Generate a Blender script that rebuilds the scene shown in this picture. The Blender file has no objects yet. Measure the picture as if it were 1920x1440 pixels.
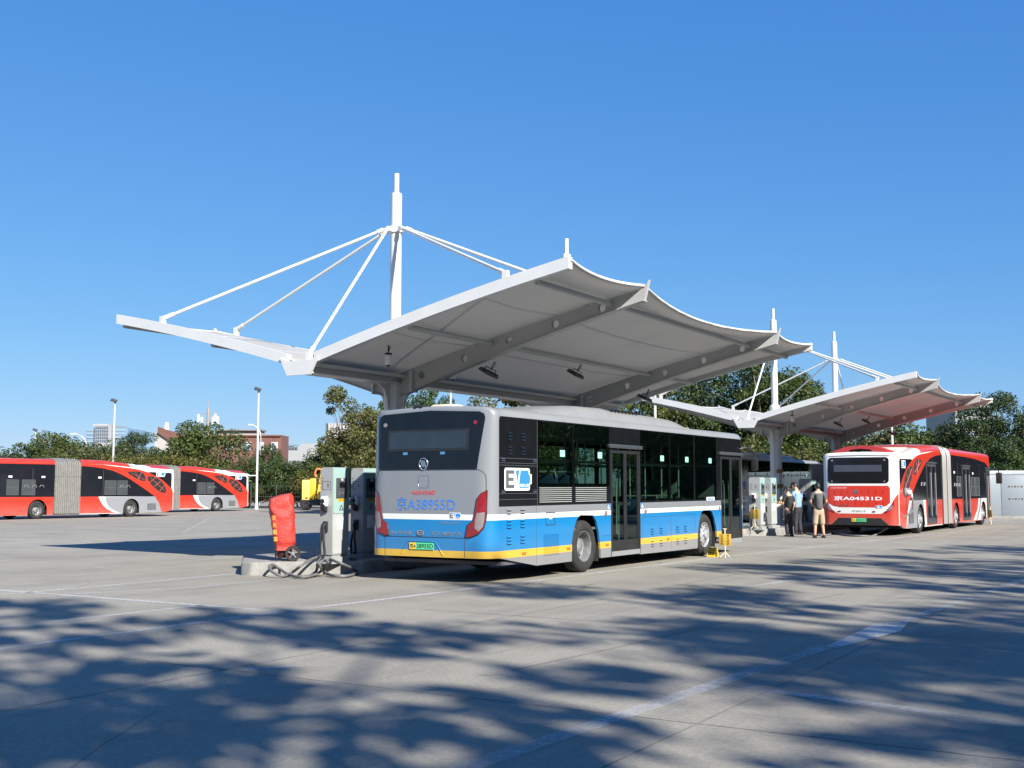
import bpy, bmesh, math, random
import numpy as np
from mathutils import Vector, Matrix
from mathutils.geometry import tessellate_polygon

R = math.radians
scene = bpy.context.scene
col = scene.collection
PI = math.pi

# ------------------------------------------------------------------ camera
F_PX, PITCH, CAM_H = 2151.84, 0.0884, 1.637      # focal length in photo pixels (1920 wide)
cam_d = bpy.data.cameras.new('camera')
cam = bpy.data.objects.new('camera', cam_d)
col.objects.link(cam)
cam_d.sensor_width = 36.0
cam_d.lens = 36.0 * F_PX / 1920.0
cam_d.clip_start = 0.1
cam_d.clip_end = 6000
cam.location = (0, 0, CAM_H)
cam.rotation_euler = (PI / 2 + PITCH, 0, 0)
scene.camera = cam

# ------------------------------------------------------------------ sky, sun, exposure
EXPOSURE = 1.05
SUN_EL = R(33.0)
SUN_H = Vector((0.528, -0.849))                   # horizontal direction towards the sun
world = bpy.data.worlds.new('World')
scene.world = world
world.use_nodes = True
wn = world.node_tree.nodes
wl = world.node_tree.links
wn.clear()
w_out = wn.new('ShaderNodeOutputWorld')
w_bg = wn.new('ShaderNodeBackground')
sky = wn.new('ShaderNodeTexSky')
sky.sky_type = 'NISHITA'
sky.sun_disc = False
sky.sun_elevation = SUN_EL
sky.sun_rotation = math.atan2(SUN_H.x, SUN_H.y)
sky.altitude = 60
sky.air_density = 1.0
sky.dust_density = 0.0
sky.ozone_density = 3.0
w_bg.inputs['Strength'].default_value = 0.1 * 2 ** (0.45 - EXPOSURE)
# the photograph's own tone response of the sky, one curve per colour channel
w_sep = wn.new('ShaderNodeSeparateColor')
w_com = wn.new('ShaderNodeCombineColor')
wl.new(sky.outputs['Color'], w_sep.inputs['Color'])
for ch, pw, kk in (('Red', 0.95, 0.0445), ('Green', 0.63, 0.1200), ('Blue', 0.36, 0.3150)):
    a_ = wn.new('ShaderNodeMath')
    a_.operation = 'POWER'
    a_.inputs[1].default_value = pw
    b_ = wn.new('ShaderNodeMath')
    b_.operation = 'MULTIPLY'
    b_.inputs[1].default_value = kk * 10.0
    wl.new(w_sep.outputs[ch], a_.inputs[0])
    wl.new(a_.outputs[0], b_.inputs[0])
    wl.new(b_.outputs[0], w_com.inputs[ch])
wl.new(w_com.outputs['Color'], w_bg.inputs['Color'])
wl.new(w_bg.outputs['Background'], w_out.inputs['Surface'])
sun_d = bpy.data.lights.new('sun', 'SUN')
sun_d.energy = 5.0
sun_d.angle = R(0.75)
sun_d.color = (1.0, 0.95, 0.87)
sun = bpy.data.objects.new('sun', sun_d)
col.objects.link(sun)
sdir = Vector((SUN_H.x * math.cos(SUN_EL), SUN_H.y * math.cos(SUN_EL), math.sin(SUN_EL)))
sun.rotation_euler = sdir.to_track_quat('Z', 'Y').to_euler()
sun.location = sdir * 60
scene.view_settings.view_transform = 'Standard'
scene.view_settings.look = 'None'
scene.view_settings.exposure = EXPOSURE
scene.view_settings.gamma = 1.0
scene.cycles.max_bounces = 8
scene.cycles.transparent_max_bounces = 16
scene.cycles.use_denoising = True
scene.cycles.caustics_reflective = False
scene.cycles.caustics_refractive = False

# ------------------------------------------------------------------ pixel and lot frames
YAW = 0.546                                        # direction in which the parking bays run
AX = Vector((math.sin(YAW), math.cos(YAW)))        # along the bays, away from the camera
BX = Vector((math.cos(YAW), -math.sin(YAW)))       # across the bays, to the right
ORG = Vector((-0.375, 19.048))                     # rear right corner of the blue bus
LOT_ROT = PI / 2 - YAW


def gz(y):
    return -0.004 * max(0.0, min(y, 120.0) - 25.0)


def ray(u, v):
    x = (u - 960) / F_PX
    y = -(v - 720) / F_PX
    c, s = math.cos(PITCH), math.sin(PITCH)
    return Vector((x, c - y * s, s + y * c))


def gpix(u, v, dz=0.0):
    """ground point seen at a photo pixel"""
    r = ray(u, v)
    z = 0.0
    for _ in range(25):
        t = (z + dz - CAM_H) / r.z
        p = r * t
        z = gz(p.y)
    return Vector((p.x, p.y, z + dz))


def dpix(u, v, depth):
    r = ray(u, v)
    t = depth / r.y
    return Vector((r.x * t, depth, CAM_H + r.z * t))


P2 = ORG + AX * 26.9 + BX * -4.05              # first column of the farther canopy
YAW2 = 0.565
AX2 = Vector((math.sin(YAW2), math.cos(YAW2)))
BX2 = Vector((math.cos(YAW2), -math.sin(YAW2)))


def lot2(a, b, z=0.0):
    q = P2 + AX2 * a + BX2 * b
    return Vector((q.x, q.y, gz(q.y) + z))


def lot(a, b, z=0.0):
    q = ORG + AX * a + BX * b
    return Vector((q.x, q.y, gz(q.y) + z))


# ------------------------------------------------------------------ materials
MATS = {}


def nodes_of(name):
    m = bpy.data.materials.new(name)
    m.use_nodes = True
    nt = m.node_tree
    return m, nt, nt.nodes, nt.links, nt.nodes['Principled BSDF']


def noise(nt, scale, detail=4.0, coord='Object', rough=0.6):
    tc = nt.nodes.new('ShaderNodeTexCoord')
    n = nt.nodes.new('ShaderNodeTexNoise')
    n.inputs['Scale'].default_value = scale
    n.inputs['Detail'].default_value = detail
    n.inputs['Roughness'].default_value = rough
    nt.links.new(tc.outputs[coord], n.inputs['Vector'])
    return n.outputs['Fac']


def ramp(nt, fac, stops, interp='LINEAR'):
    r = nt.nodes.new('ShaderNodeValToRGB')
    r.color_ramp.interpolation = interp
    while len(r.color_ramp.elements) > 1:
        r.color_ramp.elements.remove(r.color_ramp.elements[0])
    for i, (p, c) in enumerate(stops):
        c = (c[0], c[1], c[2], 1.0) if not isinstance(c, (int, float)) else (c, c, c, 1.0)
        e = r.color_ramp.elements[0] if i == 0 else r.color_ramp.elements.new(p)
        e.position = p
        e.color = c
    nt.links.new(fac, r.inputs['Fac'])
    return r.outputs['Color']


def mixc(nt, fac, a, b, mode='MIX'):
    m = nt.nodes.new('ShaderNodeMix')
    m.data_type = 'RGBA'
    m.blend_type = mode
    for sock, val in ((m.inputs[0], fac), (m.inputs[6], a), (m.inputs[7], b)):
        if hasattr(val, 'links'):
            nt.links.new(val, sock)
        elif isinstance(val, (int, float)):
            sock.default_value = val
        else:
            sock.default_value = (val[0], val[1], val[2], 1.0)
    return m.outputs[2]


def bump(nt, bsdf, height, strength=0.2, dist=0.02):
    b = nt.nodes.new('ShaderNodeBump')
    b.inputs['Strength'].default_value = strength
    b.inputs['Distance'].default_value = dist
    nt.links.new(height, b.inputs['Height'])
    nt.links.new(b.outputs['Normal'], bsdf.inputs['Normal'])


def mat(name, colr, rough=0.5, metal=0.0, var=0.12, scale=3.0, coat=0.0, bmp=0.0, bscale=40.0, spec=0.5):
    """plain procedural material: base colour with soft uneven wear"""
    if name in MATS:
        return MATS[name]
    m, nt, N, L, b = nodes_of(name)
    f = noise(nt, scale, 5)
    d = [max(0.0, c * (1 - var)) for c in colr]
    l = [min(1.0, c * (1 + var * 0.7)) for c in colr]
    L.new(ramp(nt, f, [(0.3, d), (0.7, l)]), b.inputs['Base Color'])
    L.new(ramp(nt, f, [(0.3, min(1, rough * 1.2)), (0.7, rough * 0.85)]), b.inputs['Roughness'])
    b.inputs['Metallic'].default_value = metal
    b.inputs['Specular IOR Level'].default_value = spec
    b.inputs['Coat Weight'].default_value = coat
    b.inputs['Coat Roughness'].default_value = 0.08
    if bmp:
        bump(nt, b, noise(nt, bscale, 3), bmp)
    MATS[name] = m
    return m


def glass_mat(name, tint, ior=1.5, rough=0.01):
    if name in MATS:
        return MATS[name]
    m = bpy.data.materials.new(name)
    m.use_nodes = True
    nt = m.node_tree
    nt.nodes.clear()
    out = nt.nodes.new('ShaderNodeOutputMaterial')
    tr = nt.nodes.new('ShaderNodeBsdfTransparent')
    tr.inputs['Color'].default_value = (*tint, 1)
    gl = nt.nodes.new('ShaderNodeBsdfGlossy')
    gl.inputs['Roughness'].default_value = rough
    gl.inputs['Color'].default_value = (0.9, 0.95, 1, 1)
    fr = nt.nodes.new('ShaderNodeFresnel')
    geo = nt.nodes.new('ShaderNodeNewGeometry')
    io = nt.nodes.new('ShaderNodeMix')          # same reflectance from either side of the pane
    io.inputs[2].default_value = ior
    io.inputs[3].default_value = 1.0 / ior
    nt.links.new(geo.outputs['Backfacing'], io.inputs[0])
    nt.links.new(io.outputs[0], fr.inputs['IOR'])
    mx = nt.nodes.new('ShaderNodeMixShader')
    nt.links.new(fr.outputs['Fac'], mx.inputs['Fac'])
    nt.links.new(tr.outputs['BSDF'], mx.inputs[1])
    nt.links.new(gl.outputs['BSDF'], mx.inputs[2])
    nt.links.new(mx.outputs['Shader'], out.inputs['Surface'])
    MATS[name] = m
    return m


def band_mat(name, bands, rough=0.3, coat=0.5, dirt=0.25, dirt_top=1.0):
    """paint in level colour bands up the vehicle; bands = [(z_from, colour), ...]"""
    if name in MATS:
        return MATS[name]
    m, nt, N, L, b = nodes_of(name)
    tc = N.new('ShaderNodeTexCoord')
    sp = N.new('ShaderNodeSeparateXYZ')
    L.new(tc.outputs['Object'], sp.inputs['Vector'])
    mp = N.new('ShaderNodeMath')
    mp.operation = 'MULTIPLY'
    mp.inputs[1].default_value = 0.25
    L.new(sp.outputs['Z'], mp.inputs[0])
    base = ramp(nt, mp.outputs[0], [(z / 4.0, c) for z, c in bands], 'CONSTANT')
    # road dust thrown up on the lower panels
    n2 = noise(nt, 2.2, 6)
    low = N.new('ShaderNodeMapRange')
    low.inputs['From Min'].default_value = dirt_top
    low.inputs['From Max'].default_value = 0.2
    low.inputs['To Max'].default_value = dirt
    L.new(sp.outputs['Z'], low.inputs['Value'])
    mm = N.new('ShaderNodeMath')
    mm.operation = 'MULTIPLY'
    L.new(low.outputs['Result'], mm.inputs[0])
    L.new(n2, mm.inputs[1])
    colr = mixc(nt, mm.outputs[0], base, (0.30, 0.27, 0.23))
    L.new(colr, b.inputs['Base Color'])
    L.new(ramp(nt, n2, [(0.3, rough * 1.4), (0.7, rough * 0.8)]), b.inputs['Roughness'])
    b.inputs['Coat Weight'].default_value = coat
    b.inputs['Coat Roughness'].default_value = 0.06
    bump(nt, b, noise(nt, 1.8, 2), 0.10, 0.05)     # slightly wavy sheet metal
    MATS[name] = m
    return m


def leaf_mat(name, dark, light, trans=0.35):
    if name in MATS:
        return MATS[name]
    m, nt, N, L, b = nodes_of(name)
    geo = N.new('ShaderNodeNewGeometry')
    c1 = ramp(nt, geo.outputs['Random Per Island'], [(0.0, dark), (0.55, [(a + c) / 2 for a, c in zip(dark, light)]), (1.0, light)])
    n2 = noise(nt, 0.35, 3)
    c2 = mixc(nt, ramp(nt, n2, [(0.35, 0.0), (0.7, 0.45)]), c1, (light[0] * 1.25, light[1] * 1.05, light[2] * 0.7))
    oi = N.new('ShaderNodeObjectInfo')                 # no two trees quite the same green
    tint = ramp(nt, oi.outputs['Random'], [(0.0, (0.72, 0.86, 0.95)), (0.5, (1.0, 1.0, 1.0)), (1.0, (1.42, 1.18, 0.80))])
    c2 = mixc(nt, 1.0, c2, tint, 'MULTIPLY')
    L.new(c2, b.inputs['Base Color'])
    b.inputs['Roughness'].default_value = 0.5
    b.inputs['Specular IOR Level'].default_value = 0.35
    tl = N.new('ShaderNodeBsdfTranslucent')
    L.new(c2, tl.inputs['Color'])
    mx = N.new('ShaderNodeMixShader')
    mx.inputs['Fac'].default_value = trans
    out = N['Material Output']
    L.new(b.outputs['BSDF'], mx.inputs[1])
    L.new(tl.outputs['BSDF'], mx.inputs[2])
    L.new(mx.outputs['Shader'], out.inputs['Surface'])
    MATS[name] = m
    return m


# ------------------------------------------------------------------ mesh helpers
def finish(me, smooth):
    if smooth is None:
        return
    for p in me.polygons:
        p.use_smooth = True
    me.set_sharp_from_angle(angle=R(smooth))


class MB:
    def __init__(self):
        self.v, self.f, self.m = [], [], []

    def add(self, vs, fs, mi=0):
        n = len(self.v)
        self.v += [tuple(p) for p in vs]
        self.f += [tuple(i + n for i in f) for f in fs]
        self.m += [mi] * len(fs)
        return self

    def box(self, x0, x1, y0, y1, z0, z1, mi=0, M=None):
        vs = [Vector((x, y, z)) for x in (x0, x1) for y in (y0, y1) for z in (z0, z1)]
        if M is not None:
            vs = [M @ v for v in vs]
        return self.add(vs, [(0, 1, 3, 2), (4, 6, 7, 5), (0, 4, 5, 1), (2, 3, 7, 6), (0, 2, 6, 4), (1, 5, 7, 3)], mi)

    def rbox(self, x0, x1, y0, y1, z0, z1, r=0.02, seg=2, mi=0, M=None):
        bm = bmesh.new()
        bmesh.ops.create_cube(bm, size=1.0)
        for v in bm.verts:
            v.co = Vector(((x0 + x1) / 2 + v.co.x * (x1 - x0), (y0 + y1) / 2 + v.co.y * (y1 - y0), (z0 + z1) / 2 + v.co.z * (z1 - z0)))
        bmesh.ops.bevel(bm, geom=list(bm.edges), offset=r, segments=seg, profile=0.5, affect='EDGES')
        if M is not None:
            bm.transform(M)
        bm.verts.index_update()
        self.add([v.co.copy() for v in bm.verts], [[v.index for v in f.verts] for f in bm.faces], mi)
        bm.free()
        return self

    def cyl(self, p0, p1, r0, r1=None, n=14, mi=0, caps=True):
        r1 = r0 if r1 is None else r1
        p0, p1 = Vector(p0), Vector(p1)
        d = (p1 - p0).normalized()
        a = d.orthogonal().normalized()
        b = d.cross(a)
        vs = []
        for p, r in ((p0, r0), (p1, r1)):
            for i in range(n):
                t = 2 * PI * i / n
                vs.append(p + (a * math.cos(t) + b * math.sin(t)) * r)
        fs = [(i, (i + 1) % n, n + (i + 1) % n, n + i) for i in range(n)]
        if caps:
            fs += [tuple(range(n - 1, -1, -1)), tuple(range(n, 2 * n))]
        return self.add(vs, fs, mi)

    def tube(self, pts, r, n=8, mi=0, caps=True):
        pts = [Vector(p) for p in pts]
        rs = r if isinstance(r, (list, tuple)) else [r] * len(pts)
        vs, fs = [], []
        ref = None
        for i, p in enumerate(pts):
            d = (pts[min(i + 1, len(pts) - 1)] - pts[max(i - 1, 0)])
            d = d.normalized() if d.length > 1e-9 else Vector((0, 0, 1))
            if ref is None:
                ref = d.orthogonal().normalized()
            a = (ref - d * ref.dot(d))
            a = a.normalized() if a.length > 1e-6 else d.orthogonal().normalized()
            ref = a
            b = d.cross(a)
            for k in range(n):
                t = 2 * PI * k / n
                vs.append(p + (a * math.cos(t) + b * math.sin(t)) * rs[i])
        for i in range(len(pts) - 1):
            for k in range(n):
                fs.append((i * n + k, i * n + (k + 1) % n, (i + 1) * n + (k + 1) % n, (i + 1) * n + k))
        if caps:
            fs += [tuple(range(n - 1, -1, -1)), tuple(range((len(pts) - 1) * n, len(pts) * n))]
        return self.add(vs, fs, mi)

    def lathe(self, prof, n=28, M=None, mi=0):
        """profile [(radius, y)] turned about the y axis"""
        vs, fs = [], []
        for r, y in prof:
            for i in range(n):
                t = 2 * PI * i / n
                vs.append(Vector((r * math.cos(t), y, r * math.sin(t))))
        for j in range(len(prof) - 1):
            for i in range(n):
                fs.append((j * n + i, j * n + (i + 1) % n, (j + 1) * n + (i + 1) % n, (j + 1) * n + i))
        if M is not None:
            vs = [M @ v for v in vs]
        return self.add(vs, fs, mi)

    def prism(self, outline, plane, w0, w1, holes=(), mi=0, M=None, emi=None):
        """2D outline (with holes) extruded from w0 to w1; plane xz, yz or xy"""
        mp = {'xz': lambda u, v, w: Vector((u, w, v)), 'yz': lambda u, v, w: Vector((w, u, v)), 'xy': lambda u, v, w: Vector((u, v, w))}[plane]
        loops = [list(outline)] + [list(h) for h in holes]
        tris = tessellate_polygon([[Vector((p[0], p[1], 0)) for p in l] for l in loops])
        flat = [p for l in loops for p in l]
        n = len(flat)
        vs = [mp(p[0], p[1], w0) for p in flat] + [mp(p[0], p[1], w1) for p in flat]
        fs = []
        for t in tris:
            fs.append(tuple(t))
            fs.append(tuple(i + n for i in reversed(t)))
        nt = len(fs)
        k = 0
        for l in loops:
            for i in range(len(l)):
                j = (i + 1) % len(l)
                fs.append((k + i, k + j, n + k + j, n + k + i))
            k += len(l)
        if M is not None:
            vs = [M @ v for v in vs]
        self.add(vs, fs, mi)
        if emi is not None:
            for q in range(nt, len(fs)):
                self.m[len(self.m) - len(fs) + q] = emi
        return self

    def grid(self, rows, mi=0, flip=False):
        nr, nc = len(rows), len(rows[0])
        fs = []
        for i in range(nr - 1):
            for j in range(nc - 1):
                q = (i * nc + j, i * nc + j + 1, (i + 1) * nc + j + 1, (i + 1) * nc + j)
                fs.append(tuple(reversed(q)) if flip else q)
        return self.add([p for r in rows for p in r], fs, mi)

    def build(self, name, mats, parent=None, smooth=35, recalc=True):
        me = bpy.data.meshes.new(name)
        me.from_pydata(self.v, [], self.f)
        for m in (mats if isinstance(mats, (list, tuple)) else [mats]):
            me.materials.append(m)
        me.polygons.foreach_set('material_index', self.m)
        if recalc:
            bm = bmesh.new()
            bm.from_mesh(me)
            bmesh.ops.recalc_face_normals(bm, faces=bm.faces)
            bm.to_mesh(me)
            bm.free()
        finish(me, smooth)
        me.update()
        o = bpy.data.objects.new(name, me)
        col.objects.link(o)
        if parent is not None:
            o.parent = parent
        return o


def empty(name, loc=(0, 0, 0), rz=0.0, label=None, cat=None, group=None):
    o = bpy.data.objects.new(name, None)
    o.empty_display_size = 0.3
    col.objects.link(o)
    o.location = loc
    o.rotation_euler = (0, 0, rz)
    return tag(o, label, cat, group)


def tag(o, label=None, cat=None, group=None, kind=None):
    if label:
        o['label'] = label
    if cat:
        o['category'] = cat
    if group:
        o['group'] = group
    if kind:
        o['kind'] = kind
    return o


def copy_tree(o, parent=None):
    c = o.copy()
    col.objects.link(c)
    c.parent = parent
    for ch in o.children:
        if ch.name in scene.objects:
            copy_tree(ch, c)
    return c


def dup(root, loc, rz, label=None, group=None, scale=None):
    c = copy_tree(root)
    c.location = loc
    c.rotation_euler = (0, 0, rz)
    if scale:
        c.scale = (scale, scale, scale)
    return tag(c, label, None, group)


def circle(cx, cy, r, n=20):
    return [(cx + r * math.cos(2 * PI * i / n), cy + r * math.sin(2 * PI * i / n)) for i in range(n)]


def rrect(x0, x1, y0, y1, r, n=5):
    pts = []
    for cx, cy, a0 in ((x1 - r, y1 - r, 0), (x0 + r, y1 - r, 90), (x0 + r, y0 + r, 180), (x1 - r, y0 + r, 270)):
        for i in range(n + 1):
            t = R(a0 + 90 * i / n)
            pts.append((cx + r * math.cos(t), cy + r * math.sin(t)))
    return pts


def catmull(pts, k=6, closed=False):
    pts = [Vector(p) for p in pts]
    n = len(pts)
    out = []
    rng = range(n) if closed else range(n - 1)
    for i in rng:
        if closed:
            p0, p1, p2, p3 = pts[i - 1], pts[i], pts[(i + 1) % n], pts[(i + 2) % n]
        else:
            p0, p1, p2, p3 = pts[max(i - 1, 0)], pts[i], pts[i + 1], pts[min(i + 2, n - 1)]
        for j in range(k):
            t = j / k
            out.append(0.5 * ((2 * p1) + (p2 - p0) * t + (2 * p0 - 5 * p1 + 4 * p2 - p3) * t * t + (3 * p1 - p0 - 3 * p2 + p3) * t ** 3))
    if not closed:
        out.append(pts[-1])
    return out


def text_shape(body, w=None, h=None, bold=0.0):
    """2D lettering outline as (verts, faces), origin at its lower left, fitted to w x h"""
    cu = bpy.data.curves.new('lettering', 'FONT')
    cu.body = body
    cu.offset = bold
    cu.resolution_u = 3
    o = bpy.data.objects.new('lettering', cu)
    col.objects.link(o)
    bpy.context.view_layer.update()
    dg = bpy.context.evaluated_depsgraph_get()
    me = o.evaluated_get(dg).to_mesh()
    vs = [(v.co.x, v.co.y) for v in me.vertices]
    fs = [tuple(p.vertices) for p in me.polygons]
    o.evaluated_get(dg).to_mesh_clear()
    bpy.data.objects.remove(o)
    bpy.data.curves.remove(cu)
    if not vs:
        return [], []
    x0, x1 = min(v[0] for v in vs), max(v[0] for v in vs)
    y0, y1 = min(v[1] for v in vs), max(v[1] for v in vs)
    sx = (w / (x1 - x0)) if w else None
    sy = (h / (y1 - y0)) if h else sx
    sx = sx if sx else sy
    return [((x - x0) * sx, (y - y0) * sy) for x, y in vs], fs


def lettering(name, body, w, h, mp, material, parent, bold=0.0):
    """flat print: mp maps (u, v) in metres on the print to a point on the surface"""
    vs, fs = text_shape(body, w, h, bold)
    mb = MB()
    mb.add([mp(x, y) for x, y in vs], fs)
    return mb.build(name, material, parent, smooth=None, recalc=False)


# ------------------------------------------------------------------ shared materials
M_concrete_kerb = mat('kerb_concrete', (0.235, 0.23, 0.215), 0.85, var=0.25, scale=6, bmp=0.3, bscale=60)
M_white_steel = mat('white_painted_steel', (0.58, 0.59, 0.585), 0.38, var=0.06, scale=1.2, coat=0.2)
M_black = mat('black_plastic', (0.018, 0.019, 0.02), 0.4, var=0.3)
M_rubber = mat('tyre_rubber', (0.022, 0.0215, 0.021), 0.85, var=0.35, scale=9, bmp=0.4, bscale=80)
M_hole = mat('underbody_black', (0.012, 0.012, 0.012), 0.9, var=0.3)
M_steel = mat('bare_steel', (0.45, 0.46, 0.47), 0.4, metal=0.8, var=0.25, scale=8)
M_alloy = mat('wheel_silver', (0.55, 0.56, 0.57), 0.42, metal=0.6, var=0.3, scale=10)
M_rimgrey = mat('rim_grey', (0.24, 0.245, 0.25), 0.55, metal=0.4, var=0.4, scale=12)
M_chrome = mat('chrome', (0.75, 0.76, 0.78), 0.15, metal=1.0, var=0.05)
M_gloss_black = mat('gloss_black_panel', (0.008, 0.009, 0.011), 0.12, var=0.2, spec=0.4)
M_yellow = mat('safety_yellow', (0.62, 0.39, 0.02), 0.5, var=0.12)
M_white = mat('white_plastic', (0.78, 0.79, 0.79), 0.45, var=0.05)
M_cable = mat('cable_grey', (0.12, 0.125, 0.125), 0.6, var=0.3, scale=30)
M_cable_black = mat('cable_black', (0.02, 0.02, 0.021), 0.55, var=0.3)
M_darkglass = glass_mat('bus_glass', (0.60, 0.71, 0.65), 1.36)
M_blackglass = mat('tinted_black_glass', (0.012, 0.013, 0.018), 0.06, var=0.2, scale=0.8, spec=0.45)
M_amber = mat('amber_lens', (0.55, 0.13, 0.02), 0.25, var=0.1, coat=0.5)
M_redlens = mat('red_lens', (0.22, 0.008, 0.014), 0.18, var=0.25, scale=20, coat=0.8)
M_clearlens = mat('clear_lens', (0.22, 0.19, 0.19), 0.2, var=0.2, scale=25, coat=0.8)
M_plate_green = mat('plate_green', (0.10, 0.62, 0.28), 0.4, var=0.05)
M_plate_yellow = mat('plate_yellow', (0.85, 0.52, 0.05), 0.4, var=0.05)
M_print_black = mat('black_print', (0.015, 0.015, 0.016), 0.5, var=0.1)
M_print_white = mat('white_print', (0.82, 0.82, 0.82), 0.45, var=0.04)
M_print_red = mat('red_print', (0.62, 0.05, 0.06), 0.45, var=0.05)
M_print_blue = mat('blue_print', (0.035, 0.20, 0.66), 0.4, var=0.05)
M_print_grey = mat('grey_print', (0.10, 0.105, 0.11), 0.45, var=0.05)
M_sticker_green = mat('pale_green_sticker', (0.30, 0.72, 0.55), 0.5, var=0.05)
M_seat = mat('seat_blue', (0.03, 0.06, 0.14), 0.55, var=0.2)
M_rail = mat('handrail', (0.62, 0.66, 0.62), 0.3, metal=0.5, var=0.1)
M_int_floor = mat('bus_floor', (0.10, 0.10, 0.11), 0.7)
M_int_light = mat('bus_lining', (0.20, 0.22, 0.215), 0.6)

# ------------------------------------------------------------------ ground
def ground_material():
    m, nt, N, L, b = nodes_of('lot_concrete')
    tc = N.new('ShaderNodeTexCoord')
    mp = N.new('ShaderNodeMapping')
    mp.inputs['Rotation'].default_value = (0, 0, YAW)
    L.new(tc.outputs['Object'], mp.inputs['Vector'])

    def nz(scale, detail, stretch=None, rough=0.6):
        n = N.new('ShaderNodeTexNoise')
        n.inputs['Scale'].default_value = scale
        n.inputs['Detail'].default_value = detail
        n.inputs['Roughness'].default_value = rough
        if stretch:
            m2 = N.new('ShaderNodeMapping')
            m2.inputs['Scale'].default_value = stretch
            L.new(mp.outputs['Vector'], m2.inputs['Vector'])
            L.new(m2.outputs['Vector'], n.inputs['Vector'])
        else:
            L.new(mp.outputs['Vector'], n.inputs['Vector'])
        return n.outputs['Fac']
    big = nz(0.08, 4)
    mid = nz(0.55, 7)
    fine = nz(22, 4, rough=0.75)
    streak = nz(0.7, 5, (1.6, 0.08, 1))
    base = ramp(nt, big, [(0.3, (0.265, 0.245, 0.200)), (0.7, (0.325, 0.301, 0.248))])
    c = mixc(nt, ramp(nt, mid, [(0.34, 0.55), (0.56, 0.0)]), base, (0.195, 0.18, 0.152))
    c = mixc(nt, ramp(nt, streak, [(0.52, 0.0), (0.75, 0.35)]), c, (0.36, 0.335, 0.282))
    # tyre tracks and oil spots
    tr = nz(1.0, 5, (2.2, 0.03, 1))
    c = mixc(nt, ramp(nt, tr, [(0.53, 0.0), (0.70, 0.42)]), c, (0.17, 0.165, 0.16))
    sp = nz(2.3, 2)
    c = mixc(nt, ramp(nt, sp, [(0.70, 0.0), (0.77, 0.5)]), c, (0.12, 0.117, 0.113))
    # hairline cracks in patches
    vo = N.new('ShaderNodeTexVoronoi')
    vo.feature = 'DISTANCE_TO_EDGE'
    vo.inputs['Scale'].default_value = 0.42
    wob = N.new('ShaderNodeMix')
    wob.data_type = 'RGBA'
    wob.inputs[0].default_value = 0.12
    nwob = N.new('ShaderNodeTexNoise')
    nwob.inputs['Scale'].default_value = 1.6
    nwob.inputs['Detail'].default_value = 6
    L.new(mp.outputs['Vector'], nwob.inputs['Vector'])
    L.new(mp.outputs['Vector'], wob.inputs[6])
    L.new(nwob.outputs['Color'], wob.inputs[7])
    L.new(wob.outputs[2], vo.inputs['Vector'])
    crk = ramp(nt, vo.outputs['Distance'], [(0.0, 0.75), (0.006, 0.0)])
    msk = ramp(nt, nz(0.16, 3), [(0.54, 0.0), (0.60, 1.0)])
    c = mixc(nt, mixc(nt, 1.0, crk, msk, 'MULTIPLY'), c, (0.11, 0.105, 0.10))
    c = mixc(nt, 0.85, c, ramp(nt, fine, [(0.25, 0.62), (0.75, 1.15)]), 'MULTIPLY')
    L.new(c, b.inputs['Base Color'])
    b.inputs['Roughness'].default_value = 0.82
    b.inputs['Specular IOR Level'].default_value = 0.3
    bump(nt, b, fine, 0.35, 0.01)
    return m


M_ground = ground_material()
gm = MB()
xs = [-900, -300, -120, -60, -20, 20, 60, 120, 300, 900]
ys = [-300, -60, 0, 25, 60, 120, 300, 900, 2500]
gm.grid([[(x, y, gz(y)) for x in xs] for y in ys])
ground = gm.build('ground', M_ground, None, smooth=None, recalc=False)
tag(ground, kind='structure')
if ground.data.polygons[0].normal.z < 0:
    ground.data.flip_normals()


def paint_material(name, colr, worn, span=0.16, top=0.85):
    m, nt, N, L, b = nodes_of(name)
    f = noise(nt, 1.4, 6)
    g = noise(nt, 18, 4, rough=0.75)
    mm = N.new('ShaderNodeMath')
    mm.operation = 'MULTIPLY'
    L.new(f, mm.inputs[0])
    L.new(g, mm.inputs[1])
    a = ramp(nt, mm.outputs[0], [(worn, 0.0), (worn + span, top)])
    b.inputs['Base Color'].default_value = (*colr, 1)
    b.inputs['Roughness'].default_value = 0.75
    L.new(a, b.inputs['Alpha'])
    return m


M_paint = paint_material('faded_line_paint', (0.52, 0.525, 0.52), 0.10, 0.22, 0.72)
M_paint_worn = paint_material('worn_line_paint', (0.48, 0.485, 0.48), 0.11, 0.26, 0.75)
M_paint_fresh = paint_material('fresh_line_paint', (0.55, 0.55, 0.54), 0.06, 0.22, 0.85)
M_joint = mat('joint_filler', (0.175, 0.168, 0.155), 0.9, var=0.4, scale=4)


def ground_strip(name, pix, width, material, lift=0.004):
    pts = [gpix(u, v) for u, v in pix]
    dense = []
    for p, q in zip(pts[:-1], pts[1:]):
        n = max(1, int((q - p).length / 4))
        dense += [p.lerp(q, i / n) for i in range(n)]
    dense.append(pts[-1])
    rows = [[], []]
    for i, p in enumerate(dense):
        d = dense[min(i + 1, len(dense) - 1)] - dense[max(i - 1, 0)]
        nrm = Vector((-d.y, d.x, 0)).normalized()
        for k, s in ((0, -1), (1, 1)):
            q = p + nrm * (s * width / 2)
            rows[k].append((q.x, q.y, gz(q.y) + lift))
    mb = MB()
    mb.grid(rows)
    o = mb.build(name, material, ground, smooth=None)
    if o.data.polygons[0].normal.z < 0:
        o.data.flip_normals()
    return o


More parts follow.
